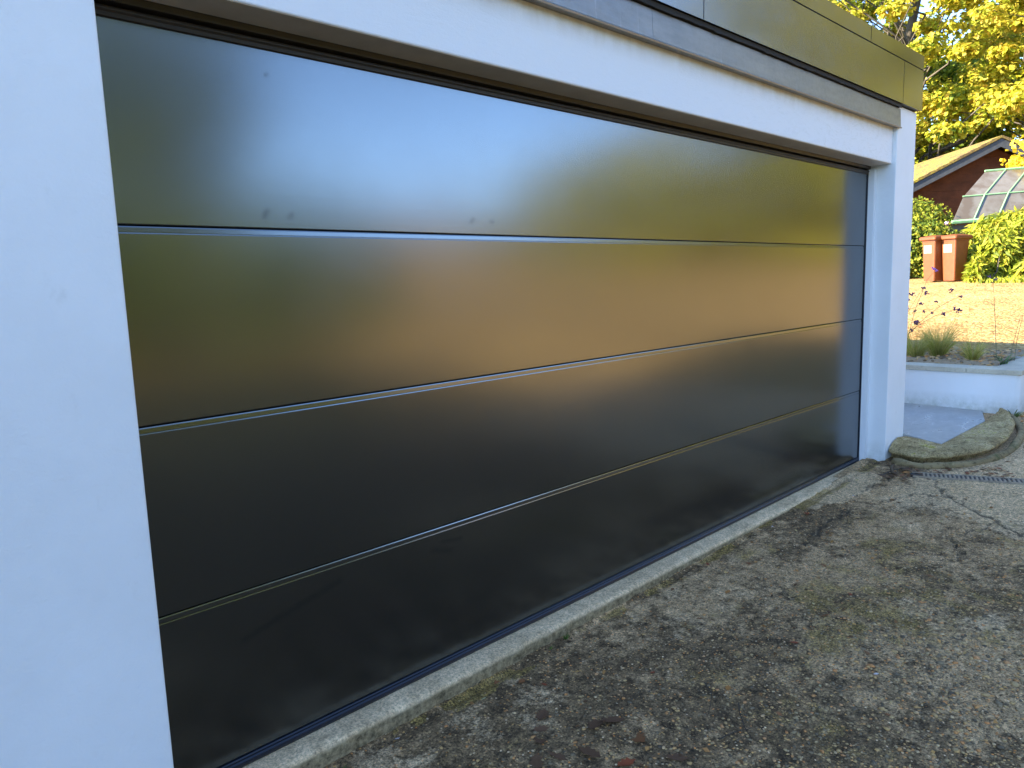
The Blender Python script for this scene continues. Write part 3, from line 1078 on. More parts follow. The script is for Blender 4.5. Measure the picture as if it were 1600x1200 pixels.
def branch(a, b, r0, r1, wob=.15, n=5):
    a, b = Vector(a), Vector(b)
    L = (b - a).length
    pts = []
    for i in range(n + 1):
        t = i / n
        p = a.lerp(b, t)
        if 0 < i < n:
            p = p + Vector((random.uniform(-1, 1), random.uniform(-1, 1), random.uniform(-.6, .6))) * wob * L * .25
        pts.append(p)
    return pts, [r0 + (r1 - r0) * i / n for i in range(n + 1)]


def tree(name, base, h, R, leaf, mats, label, cat='tree', clumps=60, per=220, lsize=.15, trunk_h=.3, group=None, crown_lo=.25, split=.5, csize=1.0, seed=1):
    random.seed(seed)
    bx, by, bz = base
    T = empty(name, base, label, cat, group)
    parts = []
    th = h * trunk_h
    lean = Vector((random.uniform(-.4, .4), random.uniform(-.4, .4), 0))
    top = Vector(base) + Vector((0, 0, h * .82)) + lean
    pts, rad = branch(Vector(base) - Vector((0, 0, .3)), top, h * .024, h * .005, .12, 9)
    parts.append(tube(pts, rad, 8))
    tips = []
    for i in range(clumps):
        # clump centres spread over an uneven crown volume
        t = random.random()
        zz = h * (crown_lo + (1 - crown_lo) * t)
        prof = math.sin(min(1, max(.08, (t * .86 + .14))) * math.pi) ** .6
        rr_ = R * prof * (random.random() ** .42) * random.uniform(.75, 1.12)
        an = random.uniform(0, 6.283)
        tips.append(Vector((bx + rr_ * math.cos(an), by + rr_ * math.sin(an), bz + zz)))
    for i, tip in enumerate(tips):
        if i % 3 == 0:
            dz = max(.15, min(.78, (tip.z - bz) / h - .16 - .1 * random.random()))
            k = dz / .82 * 9
            j = min(8, int(k))
            st = pts[j].lerp(pts[j + 1], k - j)
            bp, br = branch(st, tip, h * .0055 * (1.1 - dz), h * .001, .4, 5)
            parts.append(tube(bp, br, 5, False))
    obj('trunk', *join(parts), BARK, T, smooth=True)
    Ps, Ns = [], []
    for tip in tips:
        k = int(per * random.uniform(.5, 1.4))
        sx = R * .22 * random.uniform(.6, 1.25) * csize
        d = rng.standard_normal((k, 3))
        d /= np.linalg.norm(d, axis=1, keepdims=True)
        rad_ = rng.random((k, 1)) ** .5
        Pk = np.array(tip) + d * rad_ * np.array([sx, sx, sx * .5])
        Ps.append(Pk)
        Ns.append(d * .6 + np.array([0, 0, .7]) + .5 * rng.standard_normal((k, 3)))
    P, N = np.concatenate(Ps), np.concatenate(Ns)
    V, F = leaf_quads(P, N, lsize * rng.uniform(.45, 1.45, len(P)), 1.25)
    nl = len(P)
    o = obj('crown', V, F, mats, T)
    if isinstance(mats, (list, tuple)) and len(mats) > 1:
        cl = np.repeat(np.arange(len(tips)), [len(q) for q in Ps])
        pick = (np.array([random.random() for _ in tips])[cl] * .6 + .4 * rng.random(nl)) < split
        o.data.polygons.foreach_set('material_index', np.repeat(pick.astype(np.int32), 2))
    return T


# ------------------------------------------------------------ background: trees in view
tree('broadleaf_tree', (29.0, 9.2, 1.55), 17, 6.2, None, [LEAF_MIX, LEAF_GOLD], 'tall tree with thinning yellow and green autumn leaves behind the garage fascia', clumps=270, per=330, lsize=.15, split=.62, crown_lo=.16, csize=.62, seed=3)
tree('broadleaf_tree', (27.0, 2.2, 1.55), 14, 5.0, None, [LEAF_MIX, LEAF_GOLD], 'dense golden yellow autumn tree at the right edge, beyond the gabled shed', clumps=190, per=380, lsize=.145, split=.85, crown_lo=.2, csize=.75, seed=5)
tree('broadleaf_tree', (35.0, 16.5, 1.6), 15, 6.0, None, [LEAF_MIX, LEAF_GOLD], 'green autumn tree farthest back, filling the gap beside the garage pier', clumps=90, per=160, lsize=.3, split=.35, crown_lo=.12, seed=8)
tree('broadleaf_tree', (38.0, 8.0, 1.7), 12, 6.0, None, [LEAF_MIX, LEAF_GOLD], 'low greener tree showing behind the mossy shed roof', clumps=90, per=150, lsize=.3, split=.3, crown_lo=.1, seed=9)

# ------------------------------------------------------------ shed with mossy roof
AP = np.array([21.04, 4.09, 5.25])
tg = np.array([.656, -.755, 0])         # along the gable, to the right
rg = np.array([.755, .656, 0])          # ridge direction, away
SH = empty('shed', (20.8, 3.9, 1.4), 'brown boarded outbuilding with a mossy pitched roof and grey bargeboards', 'shed')
slope = 1.17 / 2.36
HW = 3.3


def gp(s, z, d):
    return tuple(AP + tg * s + rg * d + np.array([0, 0, z]))


def gbox(quad, d0_, d1_):
    k = len(quad)
    V = [gp(s, z, d0_) for s, z in quad] + [gp(s, z, d1_) for s, z in quad]
    F = [tuple(range(k)), tuple(reversed(range(k, 2 * k)))] + [(i, i + k, (i + 1) % k + k, (i + 1) % k) for i in range(k)]
    return V, F


BOARD = m_concrete('brown_boarding', (0.06, 0.02, 0.009), (0.13, 0.045, 0.02), .3)
BARGE = plain('blue_grey_bargeboard', (0.042, 0.048, 0.058), .7, var=.25)
ROOFM = NT('mossy_roof')
_v = ROOFM.coord()
_a = ROOFM.noise(_v, 2.2, 6, .7)
_b = ROOFM.noise(_v, 14, 4, .7)
_c = ROOFM.ramp(_a, [(.32, (.085, .055, .03)), (.47, (.18, .13, .03)), (.60, (.29, .235, .022))])
ROOFM.set(col=ROOFM.mix(ROOFM.math('MULTIPLY', ROOFM.g(_b, .44, .58), .8), _c, (.10, .062, .028)), rough=.95)
ROOFM.bump(_b, .05, .8)
ROOFM = ROOFM.m
for side in (-1, 1):
    # stepped courses of tiles, eave to ridge
    nc = 12
    for k in range(nc):
        s0, s1 = side * (HW + .25) * (k + 1) / nc, side * (HW + .25) * k / nc
        z0, z1 = -abs(s0) * slope - .02, -abs(s1) * slope + .03
        q = [(s0, z0 + .075), (s1, z1), (s1, z1 - .07), (s0, z0 - .02)]
        if side > 0:
            q = list(reversed(q))
        obj('tile_course', *gbox(q, -.55, 7.5), ROOFM, SH)
    q = [(side * (HW + .27), -(HW + .27) * slope - .06), (0, -.06), (0, -.30), (side * (HW + .27), -(HW + .27) * slope - .30)]
    obj('bargeboard', *gbox(q if side < 0 else list(reversed(q)), -.52, -.48), BARGE, SH)
for k in range(16):
    z1 = -.28 - k * .24
    z0 = z1 - .235
    s1 = min(HW - .3, max(.02, -(z1) / slope - .40))
    s0 = min(HW - .3, max(.02, -(z0) / slope - .40))
    d_ = .03 * (k % 2) * .0
    obj('board', *gbox([(-s0, z0), (s0, z0), (s1, z1), (-s1, z1)], .012 + d_, .05), BOARD, SH)
obj('wall', *gbox([(-HW + .3, -4.0), (HW - .3, -4.0), (HW - .3, -HW * slope), (0, -.34), (-HW + .3, -HW * slope)], .055, 7.2), plain('shed_wall', (.10, .04, .02), .8), SH)

# ------------------------------------------------------------ green greenhouse leaning roof
GH = empty('greenhouse', (17, 3.2, 1.4), 'old green framed greenhouse with sloping glass panes in front of the brown shed', 'greenhouse')
gb0 = np.array([15.95, 3.62, 2.58])      # bottom left of the glass slope
gbv = np.array([.80, -1.05, 0.05])       # along the eave to the right
gbv = gbv / np.linalg.norm(gbv)
ghr, gha = np.array([.713, -.70, 0]), np.array([.97, .25, 0])
gt1 = ghr * .26 + gha * .22 + np.array([0, 0, .66])
gt2 = ghr * .56 + gha * .95 + np.array([0, 0, .72])
GREEN = plain('mint_green_paint', (0.19, 0.36, 0.19), .5, var=.15)
GLASS = m_glass()


def ghp(u, w, o=0.0):
    nrm = np.cross(gbv, gt1 if w <= .5 else gt2)
    nrm /= np.linalg.norm(nrm)
    q = gb0 + gbv * u + gt1 * min(w, .5) * 2 + gt2 * max(w - .5, 0) * 2
    return q + nrm * o


for k in range(5):
    u = .42 + k * .56
    obj('glazing_bar', *tube([ghp(u, -.02, .01), ghp(u, .5, .01), ghp(u, 1.0, .01)], .018, 6), GREEN, GH)
for w, r_ in ((0.0, .055), (.5, .018), (1.0, .03)):
    obj('frame_rail', *tube([ghp(-.1, w, .005), ghp(3.0, w, .005)], r_, 6), GREEN, GH)
for k in range(-1, 5):
    for w0, w1 in ((.02, .49), (.51, .98)):
        u0 = max(-.08, .42 + k * .56 + .025)
        u1 = .42 + (k + 1) * .56 - .025
        q = [ghp(u0, w0, -.004), ghp(u1, w0, -.004), ghp(u1, w1, -.004), ghp(u0, w1, -.004)]
        q2 = [ghp(u0, w0 + 0, -.010), ghp(u1, w0, -.010), ghp(u1, w1, -.010), ghp(u0, w1, -.010)]
        obj('pane', q + q2, BOXF, GLASS, GH)
q = [tuple(gb0 + gbv * a_ + rg * b_ + np.array([0, 0, c_])) for c_ in (-1.5, -.08) for a_, b_ in ((-.1, .05), (3, .05), (3, 1.6), (-.1, 1.6))]
obj('base_wall', q, BOXF, plain('greenhouse_base', (.13, .10, .07), .9, var=.3), GH)

# ------------------------------------------------------------ two brown wheelie bins


def wheelie_bin(loc, yaw, label):
    B = empty('wheelie_bin', loc, label, 'bin', 'brown garden waste bins')
    ORG[B.name] = Vector((0, 0, 0))
    PLA = bpy.data.materials.get('brown_plastic') or plain('brown_plastic', (0.150, 0.038, 0.006), .55, var=.2)
    # tapered body with rounded corners, ribs under the rim
    def ring(hx, hy, z, r=.05, n=4):
        out = []
        for cx, cy, a0 in ((hx - r, hy - r, 0), (-hx + r, hy - r, .5), (-hx + r, -hy + r, 1.0), (hx - r, -hy + r, 1.5)):
            for i in range(n):
                a = (a0 + .5 * i / (n - 1)) * math.pi
                out.append((cx + r * math.cos(a), cy + r * math.sin(a), z))
        return out
    rings = [ring(.185, .20, .03), ring(.19, .205, .09), ring(.225, .26, .84), ring(.23, .265, .90), ring(.238, .272, .905), ring(.238, .272, .945)]
    k = len(rings[0])
    V = [q for r_ in rings for q in r_]
    F = [(j * k + i, j * k + (i + 1) % k, (j + 1) * k + (i + 1) % k, (j + 1) * k + i) for j in range(len(rings) - 1) for i in range(k)]
    F += [tuple(reversed(range(k))), tuple(range((len(rings) - 1) * k, len(rings) * k))]
    obj('bin_body', V, F, PLA, B, smooth=False)
    rings = [ring(.275, .325, .940), ring(.285, .335, .955), ring(.285, .335, .995), ring(.262, .31, 1.02), ring(.10, .12, 1.05)]
    V = [q for r_ in rings for q in r_]
    F = [(j * k + i, j * k + (i + 1) % k, (j + 1) * k + (i + 1) % k, (j + 1) * k + i) for j in range(len(rings) - 1) for i in range(k)]
    F += [tuple(reversed(range(k))), tuple(range((len(rings) - 1) * k, len(rings) * k))]
    lid = obj('lid', V, F, PLA, B)
    obj('handle', *tube([(-.2, .32, .93), (-.2, .36, .94), (.2, .36, .94), (.2, .32, .93)], .016, 6), PLA, B)
    for sx in (-.2, .2):
        obj('wheel', *tube([(sx - .025, .235, .10), (sx + .025, .235, .10)], .10, 14), BLACK, B)
    LAB = bpy.data.materials.get('white_sticker') or plain('white_sticker', (.22, .205, .165), .5, var=.03)
    yf_ = lambda z: -(.205 + (z - .09) * .0733) - .004
    def plate(x0, x1, z0, z1, o_):
        return [(x0, yf_(z0) - o_, z0), (x1, yf_(z0) - o_, z0), (x1, yf_(z1) - o_, z1), (x0, yf_(z1) - o_, z1),
                (x0, yf_(z0) + .003, z0), (x1, yf_(z0) + .003, z0), (x1, yf_(z1) + .003, z1), (x0, yf_(z1) + .003, z1)], BOXF
    st = obj('number_sticker', *plate(-.15, .11, .65, .83, .0), LAB, B)
    INK = bpy.data.materials.get('faint_grey_ink') or plain('faint_grey_ink', (.10, .11, .12), .6)
    for q in ((.03, .055, .745, .775), (.058, .07, .735, .76), (-.10, .08, .685, .691), (-.03, -.015, .80, .828)):
        obj('printed_mark', *plate(*q, .0012), INK, st)
    B.rotation_euler = (0, 0, yaw)
    B.scale = (.80, .80, 1)
    return B


# local -y is the front; front normal (-.82,.57)
yaw = math.atan2(-.60, -.80) + math.pi / 2
yaw = math.atan2(.46, -.89) + math.pi / 2
wheelie_bin((13.00, 3.22, Gs(13.00, 3.22) - .03), yaw, 'left brown wheelie bin, standing clear against the leafy bank')
wheelie_bin((12.99, 2.82, Gs(12.99, 2.82) - .03), yaw + .04, 'right brown wheelie bin, partly covered by the drooping lime bush')

# ------------------------------------------------------------ climber bank, lime bush, low planting


def mound(name, blobs, leafmat, dens, lsize, label, cat, aspect=1.4, droop=None, inner=LEAF_OLIVE, flowers=0, stems=True, normal_bias=.5):
    base = (blobs[0][0], blobs[0][1], Gs(blobs[0][0], blobs[0][1]))
    T = empty(name, base, label, cat)
    Ps, Ns, Ds = [], [], []
    for (cx, cy, cz, rx, ry, rz) in blobs:
        k = int(dens * rx * rz)
        d = rng.standard_normal((k, 3))
        d /= np.linalg.norm(d, axis=1, keepdims=True)
        bumps = 1 + .22 * (fbm(d[:, 0] * 4 + cx * 3 + 50, d[:, 2] * 4 + d[:, 1] * 3 + 50, 7, 3) - .5) * 2
        rad = rng.uniform(.72, 1.04, (k, 1)) * bumps[:, None]
        P = np.array([cx, cy, cz]) + d * rad * np.array([rx, ry, rz])
        g = G(P[:, 0], P[:, 1])
        kp_ = P[:, 2] > g
        Ps.append(P[kp_])
        Ns.append((d * normal_bias + np.array([0, 0, .35]) + .55 * rng.standard_normal((k, 3)))[kp_])
        Ds.append((np.stack([d[:, 0], d[:, 1], -.4 + 0 * d[:, 0]], -1))[kp_])
    P, N, D = np.concatenate(Ps), np.concatenate(Ns), np.concatenate(Ds)
    V, F = leaf_quads(P, N, lsize * rng.uniform(.6, 1.3, len(P)), aspect, D if droop else None)
    obj('foliage', V, F, leafmat, T)
    if stems:
        parts = []
        for i in range(26):
            b_ = random.choice(blobs)
            a = Vector((b_[0] + random.uniform(-.3, .3), b_[1] + random.uniform(-.3, .3), Gs(b_[0], b_[1]) - .1))
            q = P[random.randrange(len(P))]
            pts, rd = branch(a, q, .018, .004, .3, 4)
            parts.append(tube(pts, rd, 5, False))
        obj('stems', *join(parts), BARK, T)
    if flowers:
        for i in range(flowers):
            q = P[random.randrange(len(P))]
            dd = (np.array(cam.matrix_world.translation) - q)
            dd = dd / np.linalg.norm(dd)
            c = np.array(blobs[0][:3])
            q = q + (q - c) / np.linalg.norm(q - c) * .06
            v, f = ico()
            obj('flower_head', v * np.array([.075, .075, .06]) * random.uniform(.7, 1.2) + q, f, PINK, T)
    return T


PINK = m_island('mauve_petals', [(0, (.45, .22, .42)), (1, (.62, .42, .55))])
random.seed(11)
CL = mound('climber_bank', [(15.6, 5.15, 1.9, .9, 1.1, 1.25), (15.2, 4.3, 1.75, .9, .95, 1.05), (16.1, 4.55, 2.2, .8, .9, 1.1), (14.7, 4.9, 1.6, .7, .8, .85), (15.5, 3.6, 1.6, .7, .7, .75)],
           LEAF_IVY, 6000, .065, 'yellow green climbing shrub with mauve flower heads behind the brown bins', 'shrub', 1.3, flowers=26)
LB = mound('lime_bush', [(14.6, 2.05, 1.55, 1.15, 1.2, 1.15), (14.9, 1.2, 1.7, 1.2, 1.2, 1.35), (14.0, 2.5, 1.25, .6, .6, .65), (13.7, 1.5, 1.1, .7, .8, .65), (13.35, 2.25, 1.15, .5, .42, .5), (13.6, 2.1, 1.7, .6, .5, .5), (12.72, 2.30, 1.22, .3, .2, .42), (15.3, 2.6, 1.6, .8, .8, .9)],
           LEAF_BUSH, 7000, .06, 'large drooping lime yellow feathery bush to the right of the bins', 'shrub', 3.6, droop=True)
kx, ky = rng.uniform(12.3, 13.6, 900), rng.uniform(1.2, 2.2, 900)
kz = G(kx, ky)
V, F = leaf_quads(np.stack([kx, ky, kz + .005], -1), rng.standard_normal((900, 3)) * np.array([1, 1, .2]), rng.uniform(.03, .07, 900), 2.6, np.array([0, 0, 1.0]))
obj('grass_verge', V, F, LEAF_BUSH, kind='stuff')
random.seed(12)
# overhanging spray of bright yellow leaves in front of the shed gable
OV = empty('yellow_shrub', (19.2, 2.6, 1.4), 'thin shrub with bright yellow leaves in front of the shed gable at the right edge', 'shrub')
parts, Ps = [], []
for i in range(16):
    tip = Vector((19.2 + random.uniform(-.5, .6), 2.62 + random.uniform(-.55, .42), 4.25 + random.uniform(-.6, .45)))
    pts, rd = branch((19.3, 2.5, 1.3), tip, .03, .006, .2, 5)
    parts.append(tube(pts, rd, 5, False))
    Ps.append(np.array(tip) + rng.standard_normal((42, 3)) * np.array([.16, .16, .13]))
obj('stems', *join(parts), BARK, OV)
P = np.concatenate(Ps)
V, F = leaf_quads(P, rng.standard_normal((len(P), 3)) + np.array([-.6, -.3, .5]), .11 * rng.uniform(.7, 1.3, len(P)), 1.2)
obj('leaves', V, F, m_leaf('bright_yellow_leaves', [(0, (.55, .45, .03)), (1, (.72, .52, .03))], .35), OV)


def blades(name, cx, cy, z0, n, L, spread, mat, label, cat, w=.0022, group=None, parent=None):
    V, F = [], []
    for i in range(n):
        an = random.uniform(0, 6.283)
        r0 = random.random() ** .7 * .05 * spread / .25
        l = L * random.uniform(.55, 1.15)
        out = spread * random.uniform(.2, 1.2)
        bx_, by_ = cx + r0 * math.cos(an), cy + r0 * math.sin(an)
        an2 = an + random.uniform(-.5, .5)
        pts = []
        for k in range(6):
            t = k / 5
            pts.append((bx_ + out * t ** 1.8 * math.cos(an2), by_ + out * t ** 1.8 * math.sin(an2), z0 + l * (t - .32 * t ** 3 * (out / spread))))
        b = len(V)
        sx, sy = -math.sin(an2 + 1.2), math.cos(an2 + 1.2)
        for k, p in enumerate(pts):
            ww = w * (1 - .85 * k / 5)
            V += [(p[0] - sx * ww, p[1] - sy * ww, p[2]), (p[0] + sx * ww, p[1] + sy * ww, p[2])]
        for k in range(5):
            F.append((b + 2 * k, b + 2 * k + 1, b + 2 * k + 3, b + 2 * k + 2))
    T = empty(name, (cx, cy, z0), label, cat, group)
    o = obj('grass_blades', V, np.array(F), mat, T, kind='stuff')
    return T


GRASS = m_leaf('feather_grass', [(0, (.22, .25, .045)), (.5, (.46, .44, .09)), (1, (.70, .56, .22))], .35)
blades('grass_tuft', 2.62, .42, .48, 460, .40, .33, GRASS, 'fine feather grass clump in the planter nearest the garage pier', 'ornamental grass')
blades('grass_tuft', 2.68, .22, .49, 620, .44, .30, GRASS, 'tallest feather grass clump, leaning over the planter coping', 'ornamental grass')
blades('grass_tuft', 2.56, -.12, .48, 360, .30, .20, GRASS, 'small feather grass clump standing alone near the coping joint', 'ornamental grass')
blades('strappy_plant', 2.55, -.50 + .12, .48, 26, .16, .17, m_leaf('strap_leaves', [(0, (.05, .10, .04)), (1, (.16, .24, .09))], .3), 'blue green strappy plant among pebbles at the right end of the planter', 'plant', w=.007)

# verbena: thin stems arching from behind the pier, dark seed heads
STEM = plain('thin_stem', (.16, .15, .07), .7, var=.2)
HEAD = m_island('verbena_heads', [(0, (.05, .025, .045)), (.5, (.12, .05, .11)), (1, (.24, .11, .24))])


def head(parent, c, r):
    k = 12
    P = np.array(c) + rng.standard_normal((k, 3)) * r * .42
    v, f = ico()
    V = (v[None] * (r * .36 * rng.uniform(.7, 1.2, (k, 1, 1))) + P[:, None]).reshape(-1, 3)
    F = (f[None] + (np.arange(k) * 12)[:, None, None]).reshape(-1, 3)
    obj('flower_head', V, F, HEAD, parent)


heads = [(0.456, 1.229), (0.435, 1.168), (0.565, 1.156), (0.576, 1.101), (0.2, 1.185), (0.104, 1.131), (0.321, 1.08), (0.474, 1.06), (0.133, 1.007), (0.098, 0.987), (0.533, 0.978), (0.445, 0.972), (0.358, 0.959), (0.238, 0.96), (0.591, 1.012), (0.522, 0.862), (0.484, 0.849), (0.55, 0.772)]
random.seed(5)
VB = empty('verbena_plant', (2.9, .72, .5), 'tall verbena with arching thin stems and dark purple seed heads beside the pier', 'plant')
parts = []
mains = [((2.9, .74, .5), (2.9, .40, 1.02), (2.9, .10, 1.13)), ((2.92, .76, .5), (2.9, .50, .92), (2.88, .12, 1.0)), ((2.9, .78, .5), (2.9, .60, 1.0), (2.9, .45, 1.22)), ((2.88, .76, .5), (2.88, .6, .75), (2.9, .49, .85))]
nodes_ = []
for a, b, c in mains:
    pts = []
    for i in range(11):
        t = i / 10
        p = Vector(a) * (1 - t) ** 2 + Vector(b) * 2 * t * (1 - t) + Vector(c) * t * t
        pts.append(p)
    nodes_ += pts[3:]
    parts.append(tube(pts, [.0028 - .0014 * i / 10 for i in range(11)], 5))
for hy, hz in heads:
    hp = Vector((2.9 + random.uniform(-.06, .06), hy, hz))
    st = min(nodes_, key=lambda q: (q - hp).length + (0.25 if q.z > hp.z else 0))
    mid = st.lerp(hp, .55) + Vector((0, 0, -.015))
    parts.append(tube([st, mid, hp], [.0016, .0013, .001], 4))
    head(VB, hp, random.uniform(.016, .026))
obj('stems', *join(parts), STEM, VB)
VB2 = empty('verbena_plant', (2.9, -.245, .5), 'single upright verbena stem with short side twigs against the sunny gravel', 'plant')
parts = [tube([(2.9, -.248, .5), (2.9, -.225, .80), (2.9, -.20, 1.08), (2.9, -.175, 1.32)], [.0035, .003, .002, .0012], 5)]
for z_, dy in ((.82, .06), (.82, -.06), (1.04, .07), (1.04, -.05), (.98, .0), (1.25, .03), (1.25, -.03), (.74, .05), (.75, -.07)):
    y0_ = -.248 + (z_ - .5) * .09
    parts.append(tube([(2.9, y0_, z_), (2.9, y0_ + dy * .6, z_ + .03), (2.9, y0_ + dy, z_ + .045)], [.0016, .0012, .001], 4))
obj('stems', *join(parts), STEM, VB2)
for c in ((2.9, -.147, 1.326), (2.9, -.20, 1.30)):
    head(VB2, c, .017)
VB3 = empty('verbena_plant', (2.9, -.40, .5), 'bare verbena stems with crossing twigs at the right end of the planter', 'plant')
parts = [tube([(2.9, -.36, .49), (2.9, -.385, .68), (2.9, -.425, .92)], [.003, .0025, .0015], 5), tube([(2.9, -.40, .49), (2.9, -.41, .70), (2.9, -.45, .96)], [.003, .0025, .0015], 5),
         tube([(2.9, -.405, .80), (2.9, -.34, .825), (2.9, -.285, .84)], [.0015, .0012, .001], 4), tube([(2.9, -.40, .76), (2.9, -.34, .79), (2.9, -.30, .81)], [.0015, .0012, .001], 4)]
obj('stems', *join(parts), STEM, VB3)
PKF = empty('pink_flower', (2.9, .36, .5), 'bright pink purple flower spray on a long stem in front of the bins', 'flower')
PETAL = m_island('bright_mauve', [(0, (.32, .10, .38)), (1, (.55, .24, .60))])
v, f = ico()
P = np.array([(2.9, .375, 1.432), (2.9, .36, 1.424), (2.9, .365, 1.414), (2.9, .345, 1.412), (2.9, .335, 1.404), (2.9, .35, 1.42), (2.9, .325, 1.400), (2.9, .338, 1.394)])
obj('petals', (v[None] * .0095 + P[:, None]).reshape(-1, 3), (f[None] + (np.arange(len(P)) * 12)[:, None, None]).reshape(-1, 3), PETAL, PKF)
obj('stem', *tube([(2.9, .62, .5), (2.9, .52, 1.0), (2.9, .42, 1.30), (2.9, .35, 1.40)], [.003, .0025, .002, .0012], 5), STEM, PKF)

# low plants and pebbles around the planter corner
blades('weed', 1.98, -.60, .07, 60, .09, .10, m_leaf('weed_leaves', [(0, (.05, .09, .02)), (1, (.17, .20, .04))], .3), 'small green weed growing at the foot of the planter corner', 'weed', w=.006)
n = 420
px = np.concatenate([rng.uniform(1.7, 3.4, 260), rng.uniform(.9, 2.2, 160)])
py = np.concatenate([rng.uniform(-1.0, -.62, 260), rng.uniform(-.98, -.86, 160)])
pebbles('loose_pebbles', np.stack([px, py, G(px, py) + .012], -1), rng.uniform(.006, .02, n), PEBBLE)

# ------------------------------------------------------------ small things on the driveway
LEAFM = {'brown': m_deadleaf('brown_dead_leaf', (.16, .055, .018), (.38, .16, .055)), 'dark': m_deadleaf('dark_wet_leaf', (.075, .036, .016), (.21, .105, .05)),
         'orange': m_deadleaf('orange_dead_leaf', (.38, .14, .03), (.60, .27, .07)), 'yellow': m_deadleaf('yellow_fallen_leaf', (.55, .46, .05), (.72, .62, .10)),
         'cream': m_deadleaf('pale_cream_leaf', (.45, .42, .20), (.58, .55, .30)), 'red': m_deadleaf('red_brown_leaf', (.20, .04, .014), (.36, .09, .03)),
         'white': m_deadleaf('white_petal', (.66, .56, .52), (.84, .72, .66))}
OUTL = [(-1, 0), (-.72, .22), (-.55, .50), (-.30, .36), (-.10, .62), (.15, .40), (.40, .48), (.55, .22), (1, 0)]


def leaf_mesh(kind, seed):
    r = random.Random(seed)
    cu_ = r.uniform(.15, .5)
    pts = []
    up = [(x, y * r.uniform(.8, 1.15)) for x, y in OUTL]
    lo = [(x, -y * r.uniform(.8, 1.15)) for x, y in OUTL[1:-1]]
    mid = [(x, 0) for x, _ in OUTL[1:-1]]
    h = lambda x, y: cu_ * (y * y * .9 + .22 * x * x) + .08 * math.sin(3 * x + r.random()) * y
    V = [(x, y, h(x, y)) for x, y in up] + [(x, y, h(x, y)) for x, y in lo] + [(x, 0, -.02 + .05 * x * x * cu_) for x, _ in mid]
    n = len(OUTL)
    k = n - 2
    U = lambda i: i
    Lo = lambda i: n + i - 1 if 0 < i < n - 1 else i
    Mi = lambda i: n + k + i - 1 if 0 < i < n - 1 else i
    F = []
    for i in range(n - 1):
        for S in (U, Lo):
            q = []
            for w in (Mi(i), Mi(i + 1), S(i + 1), S(i)):
                if w not in q:
                    q.append(w)
            if S is Lo:
                q = q[::-1]
            F.append(tuple(q))
    # stalk
    b = len(V)
    V += [(-1, .03, .0), (-1, -.03, .0), (-1.5, .0, .06)]
    F.append((b, b + 1, b + 2))
    return mesh_np('fallen_leaf', V, F, LEAFM[kind], True)


LM = {(k, s): leaf_mesh(k, s * 13 + hash(k) % 1 + len(k)) for k in LEAFM for s in range(3)}


def fallen(x, y, size, kind, label, group, rz=None, z=None, name='fallen_leaf', cat='leaf'):
    o = bpy.data.objects.new(name, LM[(kind, random.randrange(3))])
    COL.objects.link(o)
    zz = (zdrive(x, y) if z is None else z) + size * .05 + .0015
    o.location = (x, y, zz)
    o.scale = (size, size * random.uniform(.8, 1.1), size * random.uniform(.7, 1.3))
    o.rotation_euler = (random.uniform(-.25, .25), random.uniform(-.25, .25), random.uniform(0, 6.28) if rz is None else rz)
    o['label'] = label
    o['category'] = cat
    if group:
        o['group'] = group
    return o


random.seed(21)
gB = 'brown dead leaves scattered on the driveway'
lB = 'small brown dead leaf lying on the dark driveway concrete'
for x, y in [(-3.84, -.30), (-2.35, -.85), (-2.64, -.85), (-2.84, -1.1), (-2.31, -.32), (-3.44, -1.03), (-2.94, -.85), (-3.5, -.55), (-1.63, -.44), (-2.1, -.62), (-1.2, -.75), (-3.0, -.45), (-1.9, -1.05), (-2.2, -1.5), (-3.2, -1.3)]:
    fallen(x, y, random.uniform(.013, .023), random.choice(['brown', 'brown', 'red']), lB, gB)
gD = 'dark wet leaves at the bottom of the driveway view'
lD = 'dark wet brown leaf stuck to the damp concrete nearest the camera'
for x, y in [(-3.85, -.63), (-3.99, -.43), (-3.87, -.75), (-4.04, -.68), (-4.12, -.62), (-4.05, -.48), (-4.19, -.59), (-3.87, -.9), (-4.16, -.70), (-4.00, -.80), (-4.10, -.52)]:
    fallen(x, y, random.uniform(.030, .050), random.choice(['dark', 'dark', 'brown', 'red']), lD, gD)
fallen(-3.90, -.60, .060, 'dark', 'largest dark ribbed leaf lying flat among the wet leaves', None, .4)
fallen(-3.88, -.22, .022, 'brown', 'crisp brown leaf on the concrete just off the sill', None, .3)
fallen(-3.94, -.145, .022, 'brown', 'curled brown leaf tucked against the sill edge', None, 1.2)
fallen(-3.41, -.82, .020, 'orange', 'tan orange scrap of leaf beside a thin twig', None, .5)
fallen(-2.68, -.41, .022, 'orange', 'long orange leaf out on the grey middle of the drive', None, .1)
fallen(-2.45, -.165, .018, 'red', 'reddish leaf in the crevice along the sill', None)
fallen(-1.39, -.22, .020, 'red', 'red brown leaf near the right half of the sill', None)
fallen(-.57, -.21, .019, 'yellow', 'bright yellow leaf on the broken pale concrete by the pier', None)
fallen(-.81, -.52, .022, 'orange', 'orange leaf on pale concrete in front of the pier', None)
fallen(-3.18, -1.06, .010, 'cream', 'tiny round cream leaf on the dark concrete', None)
fallen(-4.06, -.20, .012, 'cream', 'pale yellow leaf beside the brown leaf near the sill', None)
fallen(-.19, -.40, .032, 'orange', 'large tan leaf against the mossy edging by the drain end', None, 2.6)
gW = 'white petals on the driveway'
fallen(-2.97, -1.18, .010, 'white', 'lilac white petal on the gravelly concrete, lower of the two', gW, cat='petal', name='fallen_petal')
fallen(-2.61, -1.45, .009, 'white', 'white petal near the right edge of the pebbly concrete', gW, cat='petal', name='fallen_petal')
fallen(-4.40, -.140, .013, 'white', 'white lobed petal in the crevice at the foot of the sill', None, cat='petal', name='fallen_petal')
